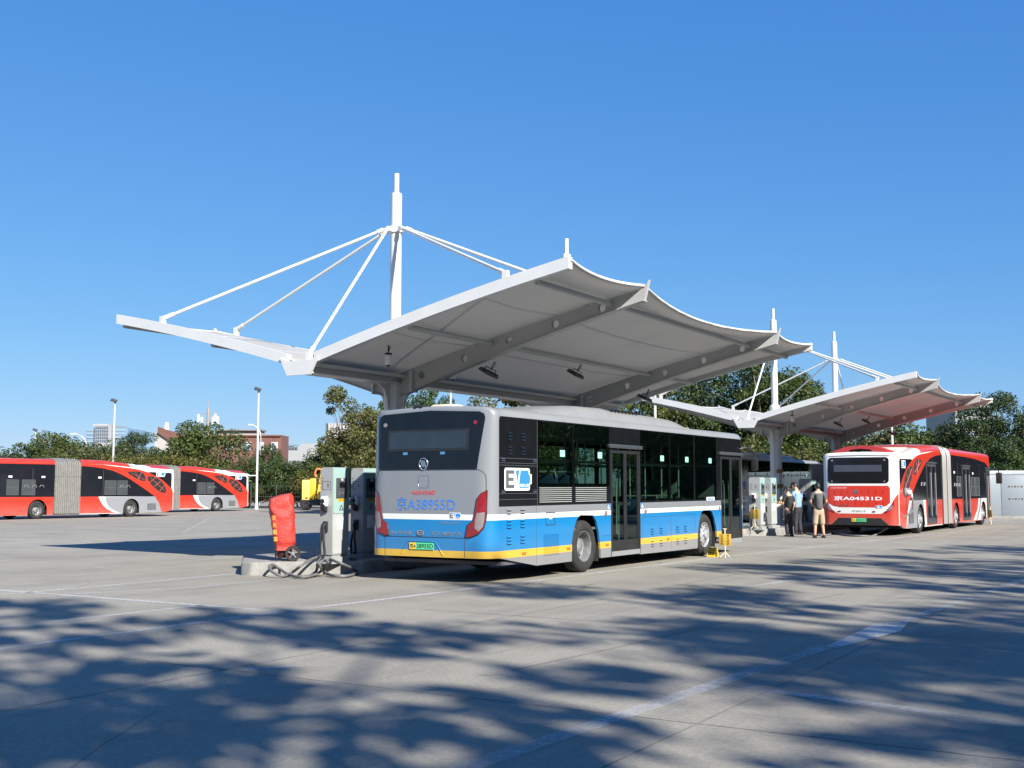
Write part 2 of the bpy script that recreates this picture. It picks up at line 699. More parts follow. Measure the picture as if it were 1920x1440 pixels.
LINES = [
    ([(-60, 1226), (30, 1213), (530, 1147), (960, 1095), (1350, 1045), (1577, 1020.5), (1909, 984)], 0.14, M_paint),
    ([(-40, 1182), (0, 1177), (380, 1135)], 0.13, M_paint),
    ([(-60, 1102), (0, 1107), (530, 1147)], 0.14, M_paint),
    ([(0, 1079), (250, 1060), (500, 1041)], 0.12, M_paint_worn),
    ([(0, 1116), (217, 1097), (483, 1072)], 0.13, M_paint),
    ([(140, 1114), (353, 1103), (560, 1083)], 0.12, M_paint_worn),
    ([(0, 1027), (67, 1021), (300, 1008)], 0.12, M_paint_worn),
    ([(0, 1013), (300, 999), (590, 985)], 0.12, M_paint),
    ([(0, 1001), (200, 993), (560, 975)], 0.12, M_paint_worn),
    ([(80, 985), (330, 976), (560, 966)], 0.12, M_paint_worn),
    ([(340, 1000), (372, 983), (398, 969)], 0.12, M_paint_worn),
    ([(780, 1472), (1170, 1341), (1552, 1212)], 0.17, M_paint_worn),
    ([(1700, 1162), (1920, 1088), (2010, 1057)], 0.15, M_paint_worn),
    ([(1400, 1290), (1700, 1330), (1990, 1372)], 0.14, M_paint_worn),
    ([(1240, 1123), (1420, 1098), (1560, 1078)], 0.12, M_paint_worn),
    ([(455, 1257), (520, 1253), (556, 1249)], 0.14, M_paint_worn),
]
for pix, w, mm_ in LINES:
    ground_strip('parking_line', pix, w, mm_)
# the brighter, freshly sprayed dart on the lane line
dart = [gpix(u, v) for u, v in ((1548, 1214), (1572, 1216), (1690, 1184), (1706, 1163), (1640, 1171), (1600, 1190))]
db = MB()
db.add([(p.x, p.y, gz(p.y) + 0.008) for p in dart], [tuple(range(len(dart)))])
do = db.build('painted_dart', M_paint_fresh, ground, smooth=None)
if do.data.polygons[0].normal.z < 0:
    do.data.flip_normals()
for pix in ([(960, 1257), (1075, 1232), (1162, 1213), (1387, 1161), (1496, 1130), (1585, 1112)],):
    ground_strip('expansion_joint', pix, 0.018, M_joint, 0.003)


# slab joints, faint, along and across the bays
for k in range(-3, 9):
    b_ = 2.6 + k * 4.5
    if b_ < 1.0:
        continue
    pts_ = [lot(-16, b_), lot(60, b_)]
    m = MB()
    rr_ = [[], []]
    for i in range(20):
        q = pts_[0].lerp(pts_[1], i / 19)
        for r_, sgn in ((0, -1), (1, 1)):
            w_ = Vector((BX.x, BX.y)) * (0.007 * sgn)
            rr_[r_].append((q.x + w_.x, q.y + w_.y, gz(q.y + w_.y) + 0.0025))
    m.grid(rr_)
    o = m.build('slab_joint', M_joint, ground, smooth=None)
    if o.data.polygons[0].normal.z < 0:
        o.data.flip_normals()
for k in range(10):
    a_ = -13.5 + k * 5.0
    m = MB()
    rr_ = [[], []]
    for i in range(20):
        q = lot(a_, 1.2).lerp(lot(a_, 30), i / 19)
        for r_, sgn in ((0, -1), (1, 1)):
            w_ = Vector((AX.x, AX.y)) * (0.007 * sgn)
            rr_[r_].append((q.x + w_.x, q.y + w_.y, gz(q.y + w_.y) + 0.0022))
    m.grid(rr_)
    o = m.build('slab_joint', M_joint, ground, smooth=None)
    if o.data.polygons[0].normal.z < 0:
        o.data.flip_normals()


# raised islands under the canopies
def island(a0, a1, loc, rz):
    o = empty('kerb_island', loc, rz)
    tag(o, kind='structure')
    ln = a1 - a0
    hw = 1.55
    nose = 1.5
    out = [(0.0, 0.12), (0.0, -0.12), (nose, -hw), (ln - nose, -hw), (ln, -0.12), (ln, 0.12), (ln - nose, hw), (nose, hw)]
    bm = bmesh.new()
    vs = [bm.verts.new((x, y, -0.3)) for x, y in out]
    f = bm.faces.new(vs)
    r = bmesh.ops.extrude_face_region(bm, geom=[f])
    top = [g for g in r['geom'] if isinstance(g, bmesh.types.BMVert)]
    for v in top:
        v.co.z = 0.24
    ed = [e for e in bm.edges if abs(e.verts[0].co.z - e.verts[1].co.z) > 0.1 or (e.verts[0].co.z > 0.2 and e.verts[1].co.z > 0.2)]
    bmesh.ops.bevel(bm, geom=ed, offset=0.04, segments=3, profile=0.5, affect='EDGES')
    bmesh.ops.recalc_face_normals(bm, faces=bm.faces)
    me = bpy.data.meshes.new('slab')
    bm.to_mesh(me)
    bm.free()
    me.materials.append(M_concrete_kerb)
    finish(me, 30)
    s = bpy.data.objects.new('slab', me)
    col.objects.link(s)
    s.parent = o
    return o


island(-0.45, 16.0, lot(-0.45, -5.0), LOT_ROT)
island(-6.2, 12.0, lot2(-6.2, 0), PI / 2 - YAW2)


# ------------------------------------------------------------------ canopies
def fabric_material():
    m, nt, N, L, b = nodes_of('canopy_membrane')
    f = noise(nt, 0.7, 7)
    c = ramp(nt, f, [(0.28, (0.46, 0.45, 0.42)), (0.42, (0.54, 0.535, 0.51)), (0.7, (0.58, 0.575, 0.555))])
    L.new(c, b.inputs['Base Color'])
    b.inputs['Roughness'].default_value = 0.6
    tl = N.new('ShaderNodeBsdfTranslucent')
    tl.inputs['Color'].default_value = (0.60, 0.58, 0.54, 1)
    mx = N.new('ShaderNodeMixShader')
    mx.inputs['Fac'].default_value = 0.42
    L.new(b.outputs['BSDF'], mx.inputs[1])
    L.new(tl.outputs['BSDF'], mx.inputs[2])
    L.new(mx.outputs['Shader'], N['Material Output'].inputs['Surface'])
    return m


M_fabric = fabric_material()
M_rib = mat('grey_painted_steel', (0.40, 0.405, 0.40), 0.45, var=0.08, scale=1.2)
M_seam = mat('membrane_seam', (0.42, 0.42, 0.41), 0.7, var=0.1)
WINGS, X0C, X1C, RIBS = {1: 5.4, -1: 6.0}, -3.0, 10.9, (0.0, 7.9)


def wing_h(d):
    return 4.03 + 0.285 * d - 0.0085 * d * d


def wing_edge(x, WING):
    """reach of the membrane at x, and how far its free edge drops"""
    knots = [X0C, RIBS[0], RIBS[1], X1C]
    for k0, k1 in zip(knots[:-1], knots[1:]):
        if k0 <= x <= k1:
            t = (x - k0) / (k1 - k0)
            s = 4 * t * (1 - t)
            ln = k1 - k0
            return WING - s * (0.048 * ln), s * 0.015 * ln
    return WING, 0.0


def make_canopy():
    root = empty('canopy')
    for s in (1, -1):
        WING = WINGS[s]
        xsn = [X0C + (X1C - X0C) * i / 69 for i in range(70)]
        rows = []
        for x in xsn:
            e, drop = wing_edge(x, WING)
            row = []
            for j in range(17):
                t = j / 16
                d = 0.1 + (e - 0.1) * t
                k = min(abs(x - q) for q in (X0C, RIBS[0], RIBS[1], X1C))
                sag = 0.07 * min(1, k / 2.0) * math.sin(PI * t)
                row.append((x, s * d, wing_h(d) + 0.06 * min(1.0, d / 0.8) - sag - drop * t ** 3))
            rows.append(row)
        m = MB()
        m.grid(rows)
        o = m.build('membrane', M_fabric, root, smooth=60)
        md = o.modifiers.new('thickness', 'SOLIDIFY')
        md.thickness = 0.02
        # welded seams that run along the cloth from end to end
        for d in (1.9, 4.0):
            m = MB()
            m.tube([(x, s * d, wing_h(d) + 0.045 - 0.07 * min(1, min(abs(x - q) for q in (X0C, RIBS[0], RIBS[1], X1C)) / 2) * math.sin(PI * (d - .3) / 5.6)) for x in xsn[2:-2]], 0.012, 5)
            m.build('seam', M_seam, root)
        # edge beams at the two ends
        for x in (X0C, X1C):
            m = MB()
            ds = [0.35 + (WING - 0.35) * i / 14 for i in range(15)]
            sec = []
            for d in ds:
                z = wing_h(d)
                sec.append([(x - 0.07, s * d, z + 0.11), (x + 0.07, s * d, z + 0.11), (x + 0.07, s * d, z - 0.10), (x - 0.07, s * d, z - 0.10), (x - 0.07, s * d, z + 0.11)])
            m.grid(sec)
            m.add(sec[0][:4], [(0, 1, 2, 3)])
            m.add(sec[-1][:4], [(3, 2, 1, 0)])
            m.build('edge_beam', M_white_steel, root, smooth=25)
        # ribs cantilevered from each column, with round lightening holes
        for x in RIBS:
            m = MB()
            ds = [0.2 + (WING + 0.02 - 0.2) * i / 18 for i in range(19)]

            def dep(d):
                return 0.50 - 0.27 * (d / WING)
            top = [(s * d, wing_h(d) + 0.0) for d in ds]
            bot = [(s * d, wing_h(d) - dep(d)) for d in reversed(ds)]
            tip = [(s * (WING + 0.12), wing_h(WING) + 0.16)]
            holes = [circle(s * d, wing_h(d) - dep(d) * 0.5, 0.085, 14) for d in (0.75, 1.85, 2.95, 4.05, 5.1)]
            m.prism(top + tip + bot, 'yz', x - 0.045, x + 0.045, holes)
            rb = m.build('rib', M_rib, root, smooth=25)
            m = MB()
            fl = []
            for d in ds:
                z = wing_h(d) - dep(d)
                fl.append([(x - 0.1, s * d, z - 0.002), (x + 0.1, s * d, z - 0.002), (x + 0.1, s * d, z - 0.02), (x - 0.1, s * d, z - 0.02), (x - 0.1, s * d, z - 0.002)])
            m.grid(fl)
            m.add(fl[-1][:4], [(3, 2, 1, 0)])
            m.build('flange', M_rib, rb, smooth=25)
            # bolted gusset plate at the column
            m = MB()
            m.box(x - 0.14, x + 0.14, s * 0.52 - 0.012, s * 0.52 + 0.012, wing_h(0.5) - 0.52, wing_h(0.5) - 0.05)
            for zz in (-0.46, -0.34, -0.22, -0.1):
                for xx in (-0.1, 0.1):
                    m.cyl((x + xx, s * 0.5, wing_h(.5) + zz), (x + xx, s * 0.56, wing_h(.5) + zz), 0.018, n=6)
            m.build('gusset', M_white_steel, rb, smooth=25)
        # purlins between the ribs and end beams
        for d in (2.55, 5.3):
            for xa, xb in ((X0C, RIBS[0]), (RIBS[0], RIBS[1]), (RIBS[1], X1C)):
                m = MB()
                z = wing_h(d) - 0.12
                m.cyl((xa + 0.07, s * d, z), (xb - 0.05, s * d, z), 0.055, n=12)
                m.build('purlin', M_rib, root, smooth=40)
        # free edge cable in its pocket
        m = MB()
        pts = []
        for x in xsn:
            e, drop = wing_edge(x, WING)
            pts.append((x, s * (e + 0.012), wing_h(e) + 0.06 - drop))
        m.tube(pts, 0.028, 6)
        m.build('edge_cable', M_white_steel, root, smooth=60)
    # valley gutter beam
    m = MB()
    m.box(X0C - 0.05, X1C + 0.05, -0.34, 0.34, 3.97, 4.035)
    m.box(X0C + 0.05, X1C - 0.05, -0.15, 0.15, 3.87, 3.968)
    m.box(X0C + 0.0, X1C, -0.22, 0.22, 3.845, 3.87)
    m.build('valley_beam', M_white_steel, root, smooth=25)
    m = MB()
    m.prism([(-0.30, 3.80), (0.30, 3.80), (0.5, 4.16), (0.3, 4.09), (-0.3, 4.09), (-0.5, 4.16)], 'yz', X0C - 0.115, X0C - 0.075)
    m.build('gutter_end', M_white_steel, root, smooth=25)
    for x in RIBS:
        m = MB()
        m.cyl((x, 0, -0.1), (x, 0, 3.845), 0.235, n=8)
        m.box(x - 0.36, x + 0.36, -0.36, 0.36, 0.245, 0.275)
        cl = m.build('column', M_white_steel, root, smooth=25)
        m = MB()
        for sx, sy in ((1, 0), (-1, 0), (0, 1), (0, -1)):
            o = [(0.2, 3.3), (0.26, 3.3), (0.29, 3.5), (0.4, 3.72), (0.62, 3.83), (0.2, 3.83)]
            if sx:
                m.prism([(x + sx * a, b) for a, b in o], 'xz', -0.03, 0.03)
            else:
                m.prism([(sy * a, b) for a, b in o], 'yz', x - 0.03, x + 0.03)
        m.build('haunch', M_white_steel, cl, smooth=25)
        m = MB()
        m.cyl((x, 0, 4.1), (x, 0, 4.75), 0.2, n=16)
        m.cyl((x, 0, 4.75), (x, 0, 4.83), 0.2, 0.13, n=16, caps=False)
        m.cyl((x, 0, 4.83), (x, 0, 8.10), 0.125, n=18)
        m.cyl((x, 0, 8.10), (x, 0, 8.14), 0.125, 0.062, n=18)
        m.cyl((x, 0, 8.14), (x, 0, 8.56), 0.06, n=14)
        ms = m.build('mast', M_white_steel, root, smooth=40)
        m = MB()
        m.cyl((x, 0, 7.22), (x, 0, 7.36), 0.16, n=18)
        near = -1 if x == RIBS[0] else 1
        xe = X0C if near < 0 else X1C
        ends = [(xe, 4.0), (xe, -4.7), (x, 4.8), (x, -4.85)]
        tips = [Vector((a, b, wing_h(abs(b)) + 0.2)) for a, b in ends]
        tips.append(Vector((xe - near * 0.25, 0.05, 4.25)))
        head = Vector((x, 0, 7.29))
        for t in tips:
            d = (t - head).normalized()
            h = Vector((d.x, d.y, 0)).normalized()
            m.prism([(0.13, 7.22), (0.30, 7.24), (0.30, 7.31), (0.13, 7.36)], 'xz', -0.02, 0.02, M=Matrix.Translation((x, 0, 0)) @ Matrix.Rotation(math.atan2(h.y, h.x), 4, 'Z'))
        m.build('cable_head', M_white_steel, ms, smooth=25)
        for t in tips:
            d = (t - head)
            h = Vector((d.x, d.y, 0)).normalized()
            p = head + h * 0.28
            m = MB()
            q = p.lerp(t, 0.965)
            m.cyl(p, q, 0.034, n=10)
            m.cyl(p, p.lerp(q, 0.03), 0.05, n=10)
            dn = (t - p).normalized()
            m.cyl(p.lerp(t, 0.95), t, 0.05, n=10)
            m.box(t.x - 0.05, t.x + 0.05, t.y - 0.05, t.y + 0.05, t.z - 0.2, t.z + 0.05)
            m.build('stay_cable', M_white_steel, root, smooth=40)
    return root


PIL1 = 4.0
canopy1 = make_canopy()
canopy1.location = lot(PIL1, -5.0)
canopy1.rotation_euler = (0, 0, LOT_ROT)
tag(canopy1, 'white tensile canopy with butterfly wings and stay cables over the blue bus', 'canopy', 'tensile canopies over the charging bays')
canopy2 = dup(canopy1, lot2(0, 0), PI / 2 - YAW2, 'white tensile canopy above the people and the red bus rear')


def on_lot(ob, a, b, z=0.0, rz=0.0):
    ob.location = lot(a, b, z)
    ob.rotation_euler = (0, 0, LOT_ROT + rz)
    return ob


# hazard tape on the second canopy's first column
M_tape_y = mat('hazard_tape_ochre', (0.55, 0.33, 0.08), 0.5, var=0.1)
M_tape_k = mat('hazard_tape_black', (0.03, 0.03, 0.03), 0.5, var=0.1)
for zz in (1.05, 1.62, 2.2):
    m = MB()
    for i in range(5):
        a0 = -1.0 + i * 0.34
        for k in range(2):
            a1 = a0 + 0.17 * k
            rows = [[((0.258) * math.cos(a1 + t * 0.17 + (0.28 if top else 0.0)), (0.258) * math.sin(a1 + t * 0.17 + (0.28 if top else 0.0)), zz + (0.15 if top else 0)) for t in (0, 0.5, 1)] for top in (0, 1)]
            m.grid(rows, mi=k)
    o = m.build('hazard_tape', [M_tape_y, M_tape_k], canopy2, smooth=None)
    o.rotation_euler = (0, 0, -PI / 2 - 0.35)
m = MB()
m.box(-0.1, 0.1, -0.272, -0.262, 2.02, 2.16)
o = m.build('notice_plate', mat('pale_notice', (0.75, 0.6, 0.55), 0.5), canopy2, smooth=None)
o.rotation_euler = (0, 0, 0.5)


# floodlights and cameras hung under the membranes
M_led = mat('floodlight_lens', (0.55, 0.56, 0.52), 0.2, var=0.1)
M_lampgrey = mat('floodlight_body', (0.055, 0.055, 0.06), 0.5, var=0.2)


def make_floodlight():
    r = empty('floodlight')
    m = MB()
    m.rbox(-0.2, 0.2, -0.15, 0.15, -0.30, -0.25, 0.015)
    for i in range(7):
        m.box(-0.18 + i * 0.056, -0.165 + i * 0.056, -0.13, 0.13, -0.25, -0.215)
    m.build('housing', M_lampgrey, r)
    m = MB()
    m.box(-0.17, 0.17, -0.12, 0.12, -0.312, -0.304)
    m.build('lens', M_led, r, smooth=None)
    m = MB()
    m.tube([(-0.212, 0, -0.28), (-0.212, 0, -0.19), (-0.19, 0, -0.165), (0.19, 0, -0.165), (0.212, 0, -0.19), (0.212, 0, -0.28)], 0.011, 6)
    m.cyl((0, 0, -0.17), (0, 0, 0.0), 0.014, n=6)
    m.tube(catmull([(0.05, 0.0, 0.0), (0.13, 0.04, -0.08), (0.1, 0.06, -0.2)], 5), 0.007, 5)
    m.build('bracket', M_black, r)
    return r


def make_cctv():
    r = empty('hanging_camera')
    m = MB()
    m.cyl((0, 0, 0.02), (0, 0, -0.16), 0.015, n=8)
    m.cyl((0.07, 0, -0.02), (0.0, 0, -0.14), 0.01, n=8)
    m.build('bracket', M_black, r)
    m = MB()
    m.rbox(-0.055, 0.055, -0.05, 0.05, -0.40, -0.19, 0.02)
    m.build('housing', M_white, r)
    m = MB()
    m.rbox(-0.06, 0.06, -0.056, 0.056, -0.19, -0.155, 0.01)
    m.cyl((0, 0, -0.425), (0, 0, -0.40), 0.04, n=12)
    m.build('cap', M_black, r)
    return r


flood = make_floodlight()
cctv = make_cctv()
tiltm = []
first_f, first_c = True, True
for ci in (0, 1):
    def hang(ob, x, d, z, ci=ci):
        if ci == 0:
            return on_lot(ob, PIL1 + x, -5.0 + d, z)
        ob.location = lot2(x, d, z)
        ob.rotation_euler = (0, 0, PI / 2 - YAW2)
        return ob

    where = ('over the blue bus', 'over the red bus')[ci]
    for x, d, part, tl in ((0.06, 2.55, 'first rib', 0.5), (3.9, 2.55, 'middle of the bay', 0.5), (7.75, 2.55, 'second rib', 0.4)):
        o = flood if first_f else copy_tree(flood)
        first_f = False
        hang(o, x, d, wing_h(d) - 0.19 - (0.30 if x != 3.9 else 0))
        o.rotation_euler = (tl, 0.15, LOT_ROT)
        tag(o, 'black rectangular floodlight under the canopy %s by the %s' % (where, part), 'floodlight', 'floodlights under the canopies')
    for x, d, part in ((-2.0, 1.35, 'near the end beam'), (0.5, 1.2, 'beside the first rib')):
        o = cctv if first_c else copy_tree(cctv)
        first_c = False
        hang(o, x, d, wing_h(d) + (-0.02 if x > 0 else 0.02))
        tag(o, 'small white camera hanging under the canopy %s %s' % (where, part), 'camera', 'cameras under the canopies')

# ------------------------------------------------------------------ bus building blocks
BW = 2.55


def roof_z(y, edge, rise, rr=0.24, W=BW):
    d = max(0.0, min(y, W - y))
    if d < rr:
        return edge + rise * math.sqrt(max(0.0, 1 - (1 - d / rr) ** 2))
    return edge + rise + 0.035 * math.sin(PI * (d - rr) / (W - 2 * rr) * 1.0)


def end_fx(y, z, lean=0.10, x_join=0.30, z0=0.5, zt=2.9, W=BW):
    """how far in from the end of the vehicle its rounded face lies at (y, z)"""
    t = max(0.0, (z - z0) / (zt - z0))
    l = lean * t * t + (0.03 * max(0.0, (0.75 - z)) if z < 0.75 else 0.0)
    bulge = 0.045 * (2 * (y / W - 0.5)) ** 2
    d = max(0.0, min(y, W - y))
    rc = x_join - l - 0.045
    ext = 0.26
    if d < ext:
        k = 1 - d / ext
        return l + bulge * (1 - k) + 0.045 * k + rc * (1 - math.sqrt(max(0.0, 1 - k * k)))
    return l + bulge


def cap_mesh(mb, fx, edge, rise, zbot, x_end, mirror=None, W=BW, rr=0.24, mi=0):
    """rounded end of a bus body, from the skirt up and over onto the roof"""
    ysn = [0, 0.01, 0.03, 0.06, 0.1, 0.15, 0.2, 0.26, 0.33] + [0.33 + (W - 0.66) * i / 12 for i in range(1, 12)]
    ysn = ysn + [W - y for y in reversed(ysn[:9])]
    rows = []
    for s in [i / 22 for i in range(23)]:
        row = []
        for y in ysn:
            zt = roof_z(y, edge, rise, rr, W) - 0.07
            zb = zbot(y) if callable(zbot) else zbot
            z = zb + (zt - zb) * s
            row.append((fx(y, z), y, z))
        rows.append(row)
    for ph in (25, 50, 70, 90):
        row = []
        for y in ysn:
            zr = roof_z(y, edge, rise, rr, W)
            row.append((fx(y, zr - 0.07) + 0.07 * (1 - math.cos(R(ph))) + 0.0, y, zr - 0.07 + 0.07 * math.sin(R(ph))))
        rows.append(row)
    rows.append([(max(x_end, rows[-1][j][0] + 0.01), y, roof_z(y, edge, rise, rr, W)) for j, y in enumerate(ysn)])
    if mirror is not None:
        rows = [[(mirror - x, y, z) for x, y, z in r] for r in rows]
    mb.grid(rows, mi)
    return mb


def roof_mesh(mb, stations, edge, rise, W=BW, rr=0.24, mi=0):
    ysn = [0, 0.008, 0.025, 0.05, 0.09, 0.14, 0.2, 0.26] + [0.26 + (W - 0.52) * i / 10 for i in range(1, 10)]
    ysn += [W - y for y in reversed(ysn[:8])]
    rows = []
    for st in stations:
        x, e, r = (st, edge, rise) if isinstance(st, (int, float)) else st
        rows.append([(x, y, roof_z(y, e, r, rr, W)) for y in ysn])
    mb.grid(rows, mi)
    return mb


def poly_span(poly, y):
    zs = []
    n = len(poly)
    for i in range(n):
        (ya, za), (yb, zb) = poly[i], poly[(i + 1) % n]
        if (ya - y) * (yb - y) <= 0 and abs(yb - ya) > 1e-9:
            zs.append(za + (zb - za) * (y - ya) / (yb - ya))
    return (min(zs), max(zs)) if zs else (None, None)


def end_patch(name, poly, fx, off, material, parent, nc=24, nr=8, mirror=None):
    """a panel that follows the rounded end face inside a (y, z) outline"""
    y0, y1 = min(p[0] for p in poly), max(p[0] for p in poly)
    e = (y1 - y0) * 0.002
    cols = sorted(set([y0 + e + (y1 - y0 - 2 * e) * i / nc for i in range(nc + 1)] + [min(max(p[0], y0 + e), y1 - e) for p in poly]))
    rows = []
    for y in cols:
        a, b = poly_span(poly, y)
        rows.append([(fx(y, a + (b - a) * j / nr) - off, y, a + (b - a) * j / nr) for j in range(nr + 1)])
    if mirror is not None:
        rows = [[(mirror - x, y, z) for x, y, z in r] for r in rows]
    mb = MB()
    mb.grid(rows)
    o = mb.build(name, material, parent, smooth=40)
    return o


def end_line(name, pts, fx, off, r, material, parent, closed=False, n=6, mirror=None):
    dense = []
    pp = list(pts) + ([pts[0]] if closed else [])
    for (ya, za), (yb, zb) in zip(pp[:-1], pp[1:]):
        k = max(1, int(math.hypot(yb - ya, zb - za) / 0.08))
        dense += [(ya + (yb - ya) * i / k, za + (zb - za) * i / k) for i in range(k)]
    dense.append(pp[-1])
    mb = MB()
    mb.tube([((mirror - (fx(y, z) - off)) if mirror is not None else fx(y, z) - off, y, z) for y, z in dense], r, n)
    return mb.build(name, material, parent, smooth=60)


def end_text(name, body, yl, z0, w, h, fx, off, material, parent, bold=0.0):
    """print on the rear face; reads left to right for someone behind the bus (y falls to the right)"""
    return lettering(name, body, w, h, lambda u, v: (fx(yl - u, z0 + v) - off, yl - u, z0 + v), material, parent, bold)


def side_text(name, body, x0, z0, w, h, y, material, parent, bold=0.0):
    return lettering(name, body, w, h, lambda u, v: (x0 + u, y, z0 + v), material, parent, bold)


TYRE = [(0.285, 0.035), (0.315, 0.004), (0.36, -0.012), (0.42, -0.008), (0.462, 0.012), (0.484, 0.04), (0.49, 0.075), (0.49, 0.225), (0.475, 0.265), (0.42, 0.29), (0.29, 0.29)]


def make_wheel(kind, parent, x, y, flip, z=0.49):
    """tyre with its rim as a sub-part; the outer face looks towards -y unless flipped"""
    Mx = Matrix.Translation((x, y, z)) @ (Matrix.Rotation(PI, 4, 'Z') if flip else Matrix.Identity(4))
    m = MB()
    m.lathe(TYRE, 40, Mx)
    w = m.build('wheel', M_rubber, parent, smooth=35)
    m = MB()
    if kind == 'deep':
        m.lathe([(0.288, 0.05), (0.292, 0.016), (0.278, 0.02), (0.268, 0.06), (0.262, 0.17), (0.225, 0.195), (0.15, 0.185), (0.13, 0.12), (0.10, 0.10), (0.0, 0.10)], 36, Mx, 0)
        for i in range(10):
            t = 2 * PI * i / 10
            c = Mx @ Vector((0.165 * math.cos(t), 0.17, 0.165 * math.sin(t)))
            d = Mx @ Vector((0.165 * math.cos(t), 0.21, 0.165 * math.sin(t)))
            m.cyl(c, d, 0.014, n=6, mi=2)
            t += PI / 10
            c = Mx @ Vector((0.225 * math.cos(t), 0.180, 0.225 * math.sin(t)))
            d = Mx @ Vector((0.225 * math.cos(t), 0.20, 0.225 * math.sin(t)))
            m.cyl(c, d, 0.026, n=8, mi=1)
        m.build('rim', [M_rimgrey, M_hole, M_steel], w, smooth=35)
    else:
        m.lathe([(0.288, 0.05), (0.292, 0.014), (0.278, 0.016), (0.262, 0.055), (0.225, 0.05), (0.17, 0.005), (0.125, 0.0), (0.115, -0.05), (0.09, -0.065), (0.0, -0.065)], 36, Mx, 0)
        for i in range(10):
            t = 2 * PI * i / 10
            c = Mx @ Vector((0.145 * math.cos(t), -0.025, 0.145 * math.sin(t)))
            d = Mx @ Vector((0.145 * math.cos(t), 0.02, 0.145 * math.sin(t)))
            m.cyl(c, d, 0.014, n=6, mi=2)
            t += PI / 10
            c = Mx @ Vector((0.215 * math.cos(t), 0.034, 0.215 * math.sin(t)))
            d = Mx @ Vector((0.215 * math.cos(t), 0.07, 0.215 * math.sin(t)))
            m.cyl(c, d, 0.027, n=9, mi=1)
        m.build('rim', [M_alloy, M_hole, M_chrome], w, smooth=35)
    return w


def vent_mesh(mb, x, z, y=0.0, w=0.13, n=3):
    for k in range(n):
        zz = z + k * 0.055
        mb.prism([(y + 0.001, zz), (y - 0.02, zz - 0.004), (y - 0.012, zz + 0.018), (y + 0.001, zz + 0.026)], 'yz', x, x + w)
        mb.box(x + 0.008, x + w - 0.008, y - 0.018, y - 0.001, zz - 0.012, zz - 0.004, mi=1)


def ev_badge(parent, name, mp, s, colours=None):
    """battery shaped badge with the letters E and V; mp maps badge units (0..2.35, 0..1) to a point"""
    mats_ = colours or [M_print_white, M_print_grey, M_print_blue]
    m = MB()
    body = rrect(0, 2.2, 0, 1, 0.12, 3)
    layers = [
        (0, [body], 0.0),
        (0, [rrect(2.19, 2.36, 0.28, 0.74, 0.06, 3)], 0.0),
        (1, [[(0.12, 0.1), (0.85, 0.1), (0.85, 0.27), (0.36, 0.27), (0.36, 0.42), (0.78, 0.42), (0.78, 0.58), (0.36, 0.58), (0.36, 0.74), (0.85, 0.74), (0.85, 0.9), (0.12, 0.9)]], 0.003),
        (2, [[(0.95, 0.9), (1.27, 0.9), (1.08, 0.3)]], 0.003),
        (2, [[(1.37, 0.9), (2.05, 0.9), (2.1, 0.82), (2.1, 0.72), (2.22, 0.66), (2.22, 0.36), (2.1, 0.3), (2.1, 0.1), (1.28, 0.1), (1.25, 0.34)]], 0.003),
    ]
    for mi, polys, lift in layers:
        for p in polys:
            tris = tessellate_polygon([[Vector((a, b, 0)) for a, b in p]])
            m.add([mp(a * s, b * s, lift) for a, b in p], [tuple(t) for t in tris], mi)
    vs, fs = text_shape('电动公交', 0.72 * s, 0.17 * s, 0.01)
    m.add([mp(1.33 * s + u, 0.14 * s + v, 0.0055) for u, v in vs], fs, 0)
    return m.build(name, mats_, parent, smooth=None, recalc=False)


SILVER = (0.195, 0.207, 0.22)
M_livery = band_mat('blue_bus_paint', [(0.0, (0.20, 0.205, 0.21)), (0.42, (0.62, 0.38, 0.025)), (0.535, (0.003, 0.168, 0.405)), (1.05, (0.68, 0.69, 0.70)), (1.155, SILVER)], 0.28, 0.55, 0.32, 1.0)
M_roof_silver = mat('roof_silver', (0.215, 0.222, 0.226), 0.45, var=0.1, scale=1.5, coat=0.2)
M_panel_line = mat('panel_gap', (0.03, 0.035, 0.045), 0.6, var=0.1)
M_display = mat('dark_display', (0.022, 0.030, 0.036), 0.25, var=0.15, coat=0.4)


def seat_mesh():
    m = MB()
    m.rbox(-0.2, 0.22, -0.21, 0.21, 0.40, 0.46, 0.02)
    m.rbox(-0.24, -0.18, -0.21, 0.21, 0.44, 1.0, 0.025)
    m.box(-0.05, 0.05, -0.05, 0.05, 0.0, 0.40)
    m.tube([(-0.25, -0.2, 0.95), (-0.25, -0.18, 1.06), (-0.25, 0.18, 1.06), (-0.25, 0.2, 0.95)], 0.015, 6, mi=1)
    return m


SEAT_ME = [None]


def add_seat(parent, x, y, z, turn=False):
    if SEAT_ME[0] is None:
        o = seat_mesh().build('seat', [M_seat, M_rail], parent)
        SEAT_ME[0] = o.data
    else:
        o = bpy.data.objects.new('seat', SEAT_ME[0])
        col.objects.link(o)
        o.parent = parent
    o.location = (x, y, z)
    if turn:
        o.rotation_euler = (0, 0, PI)
    return o


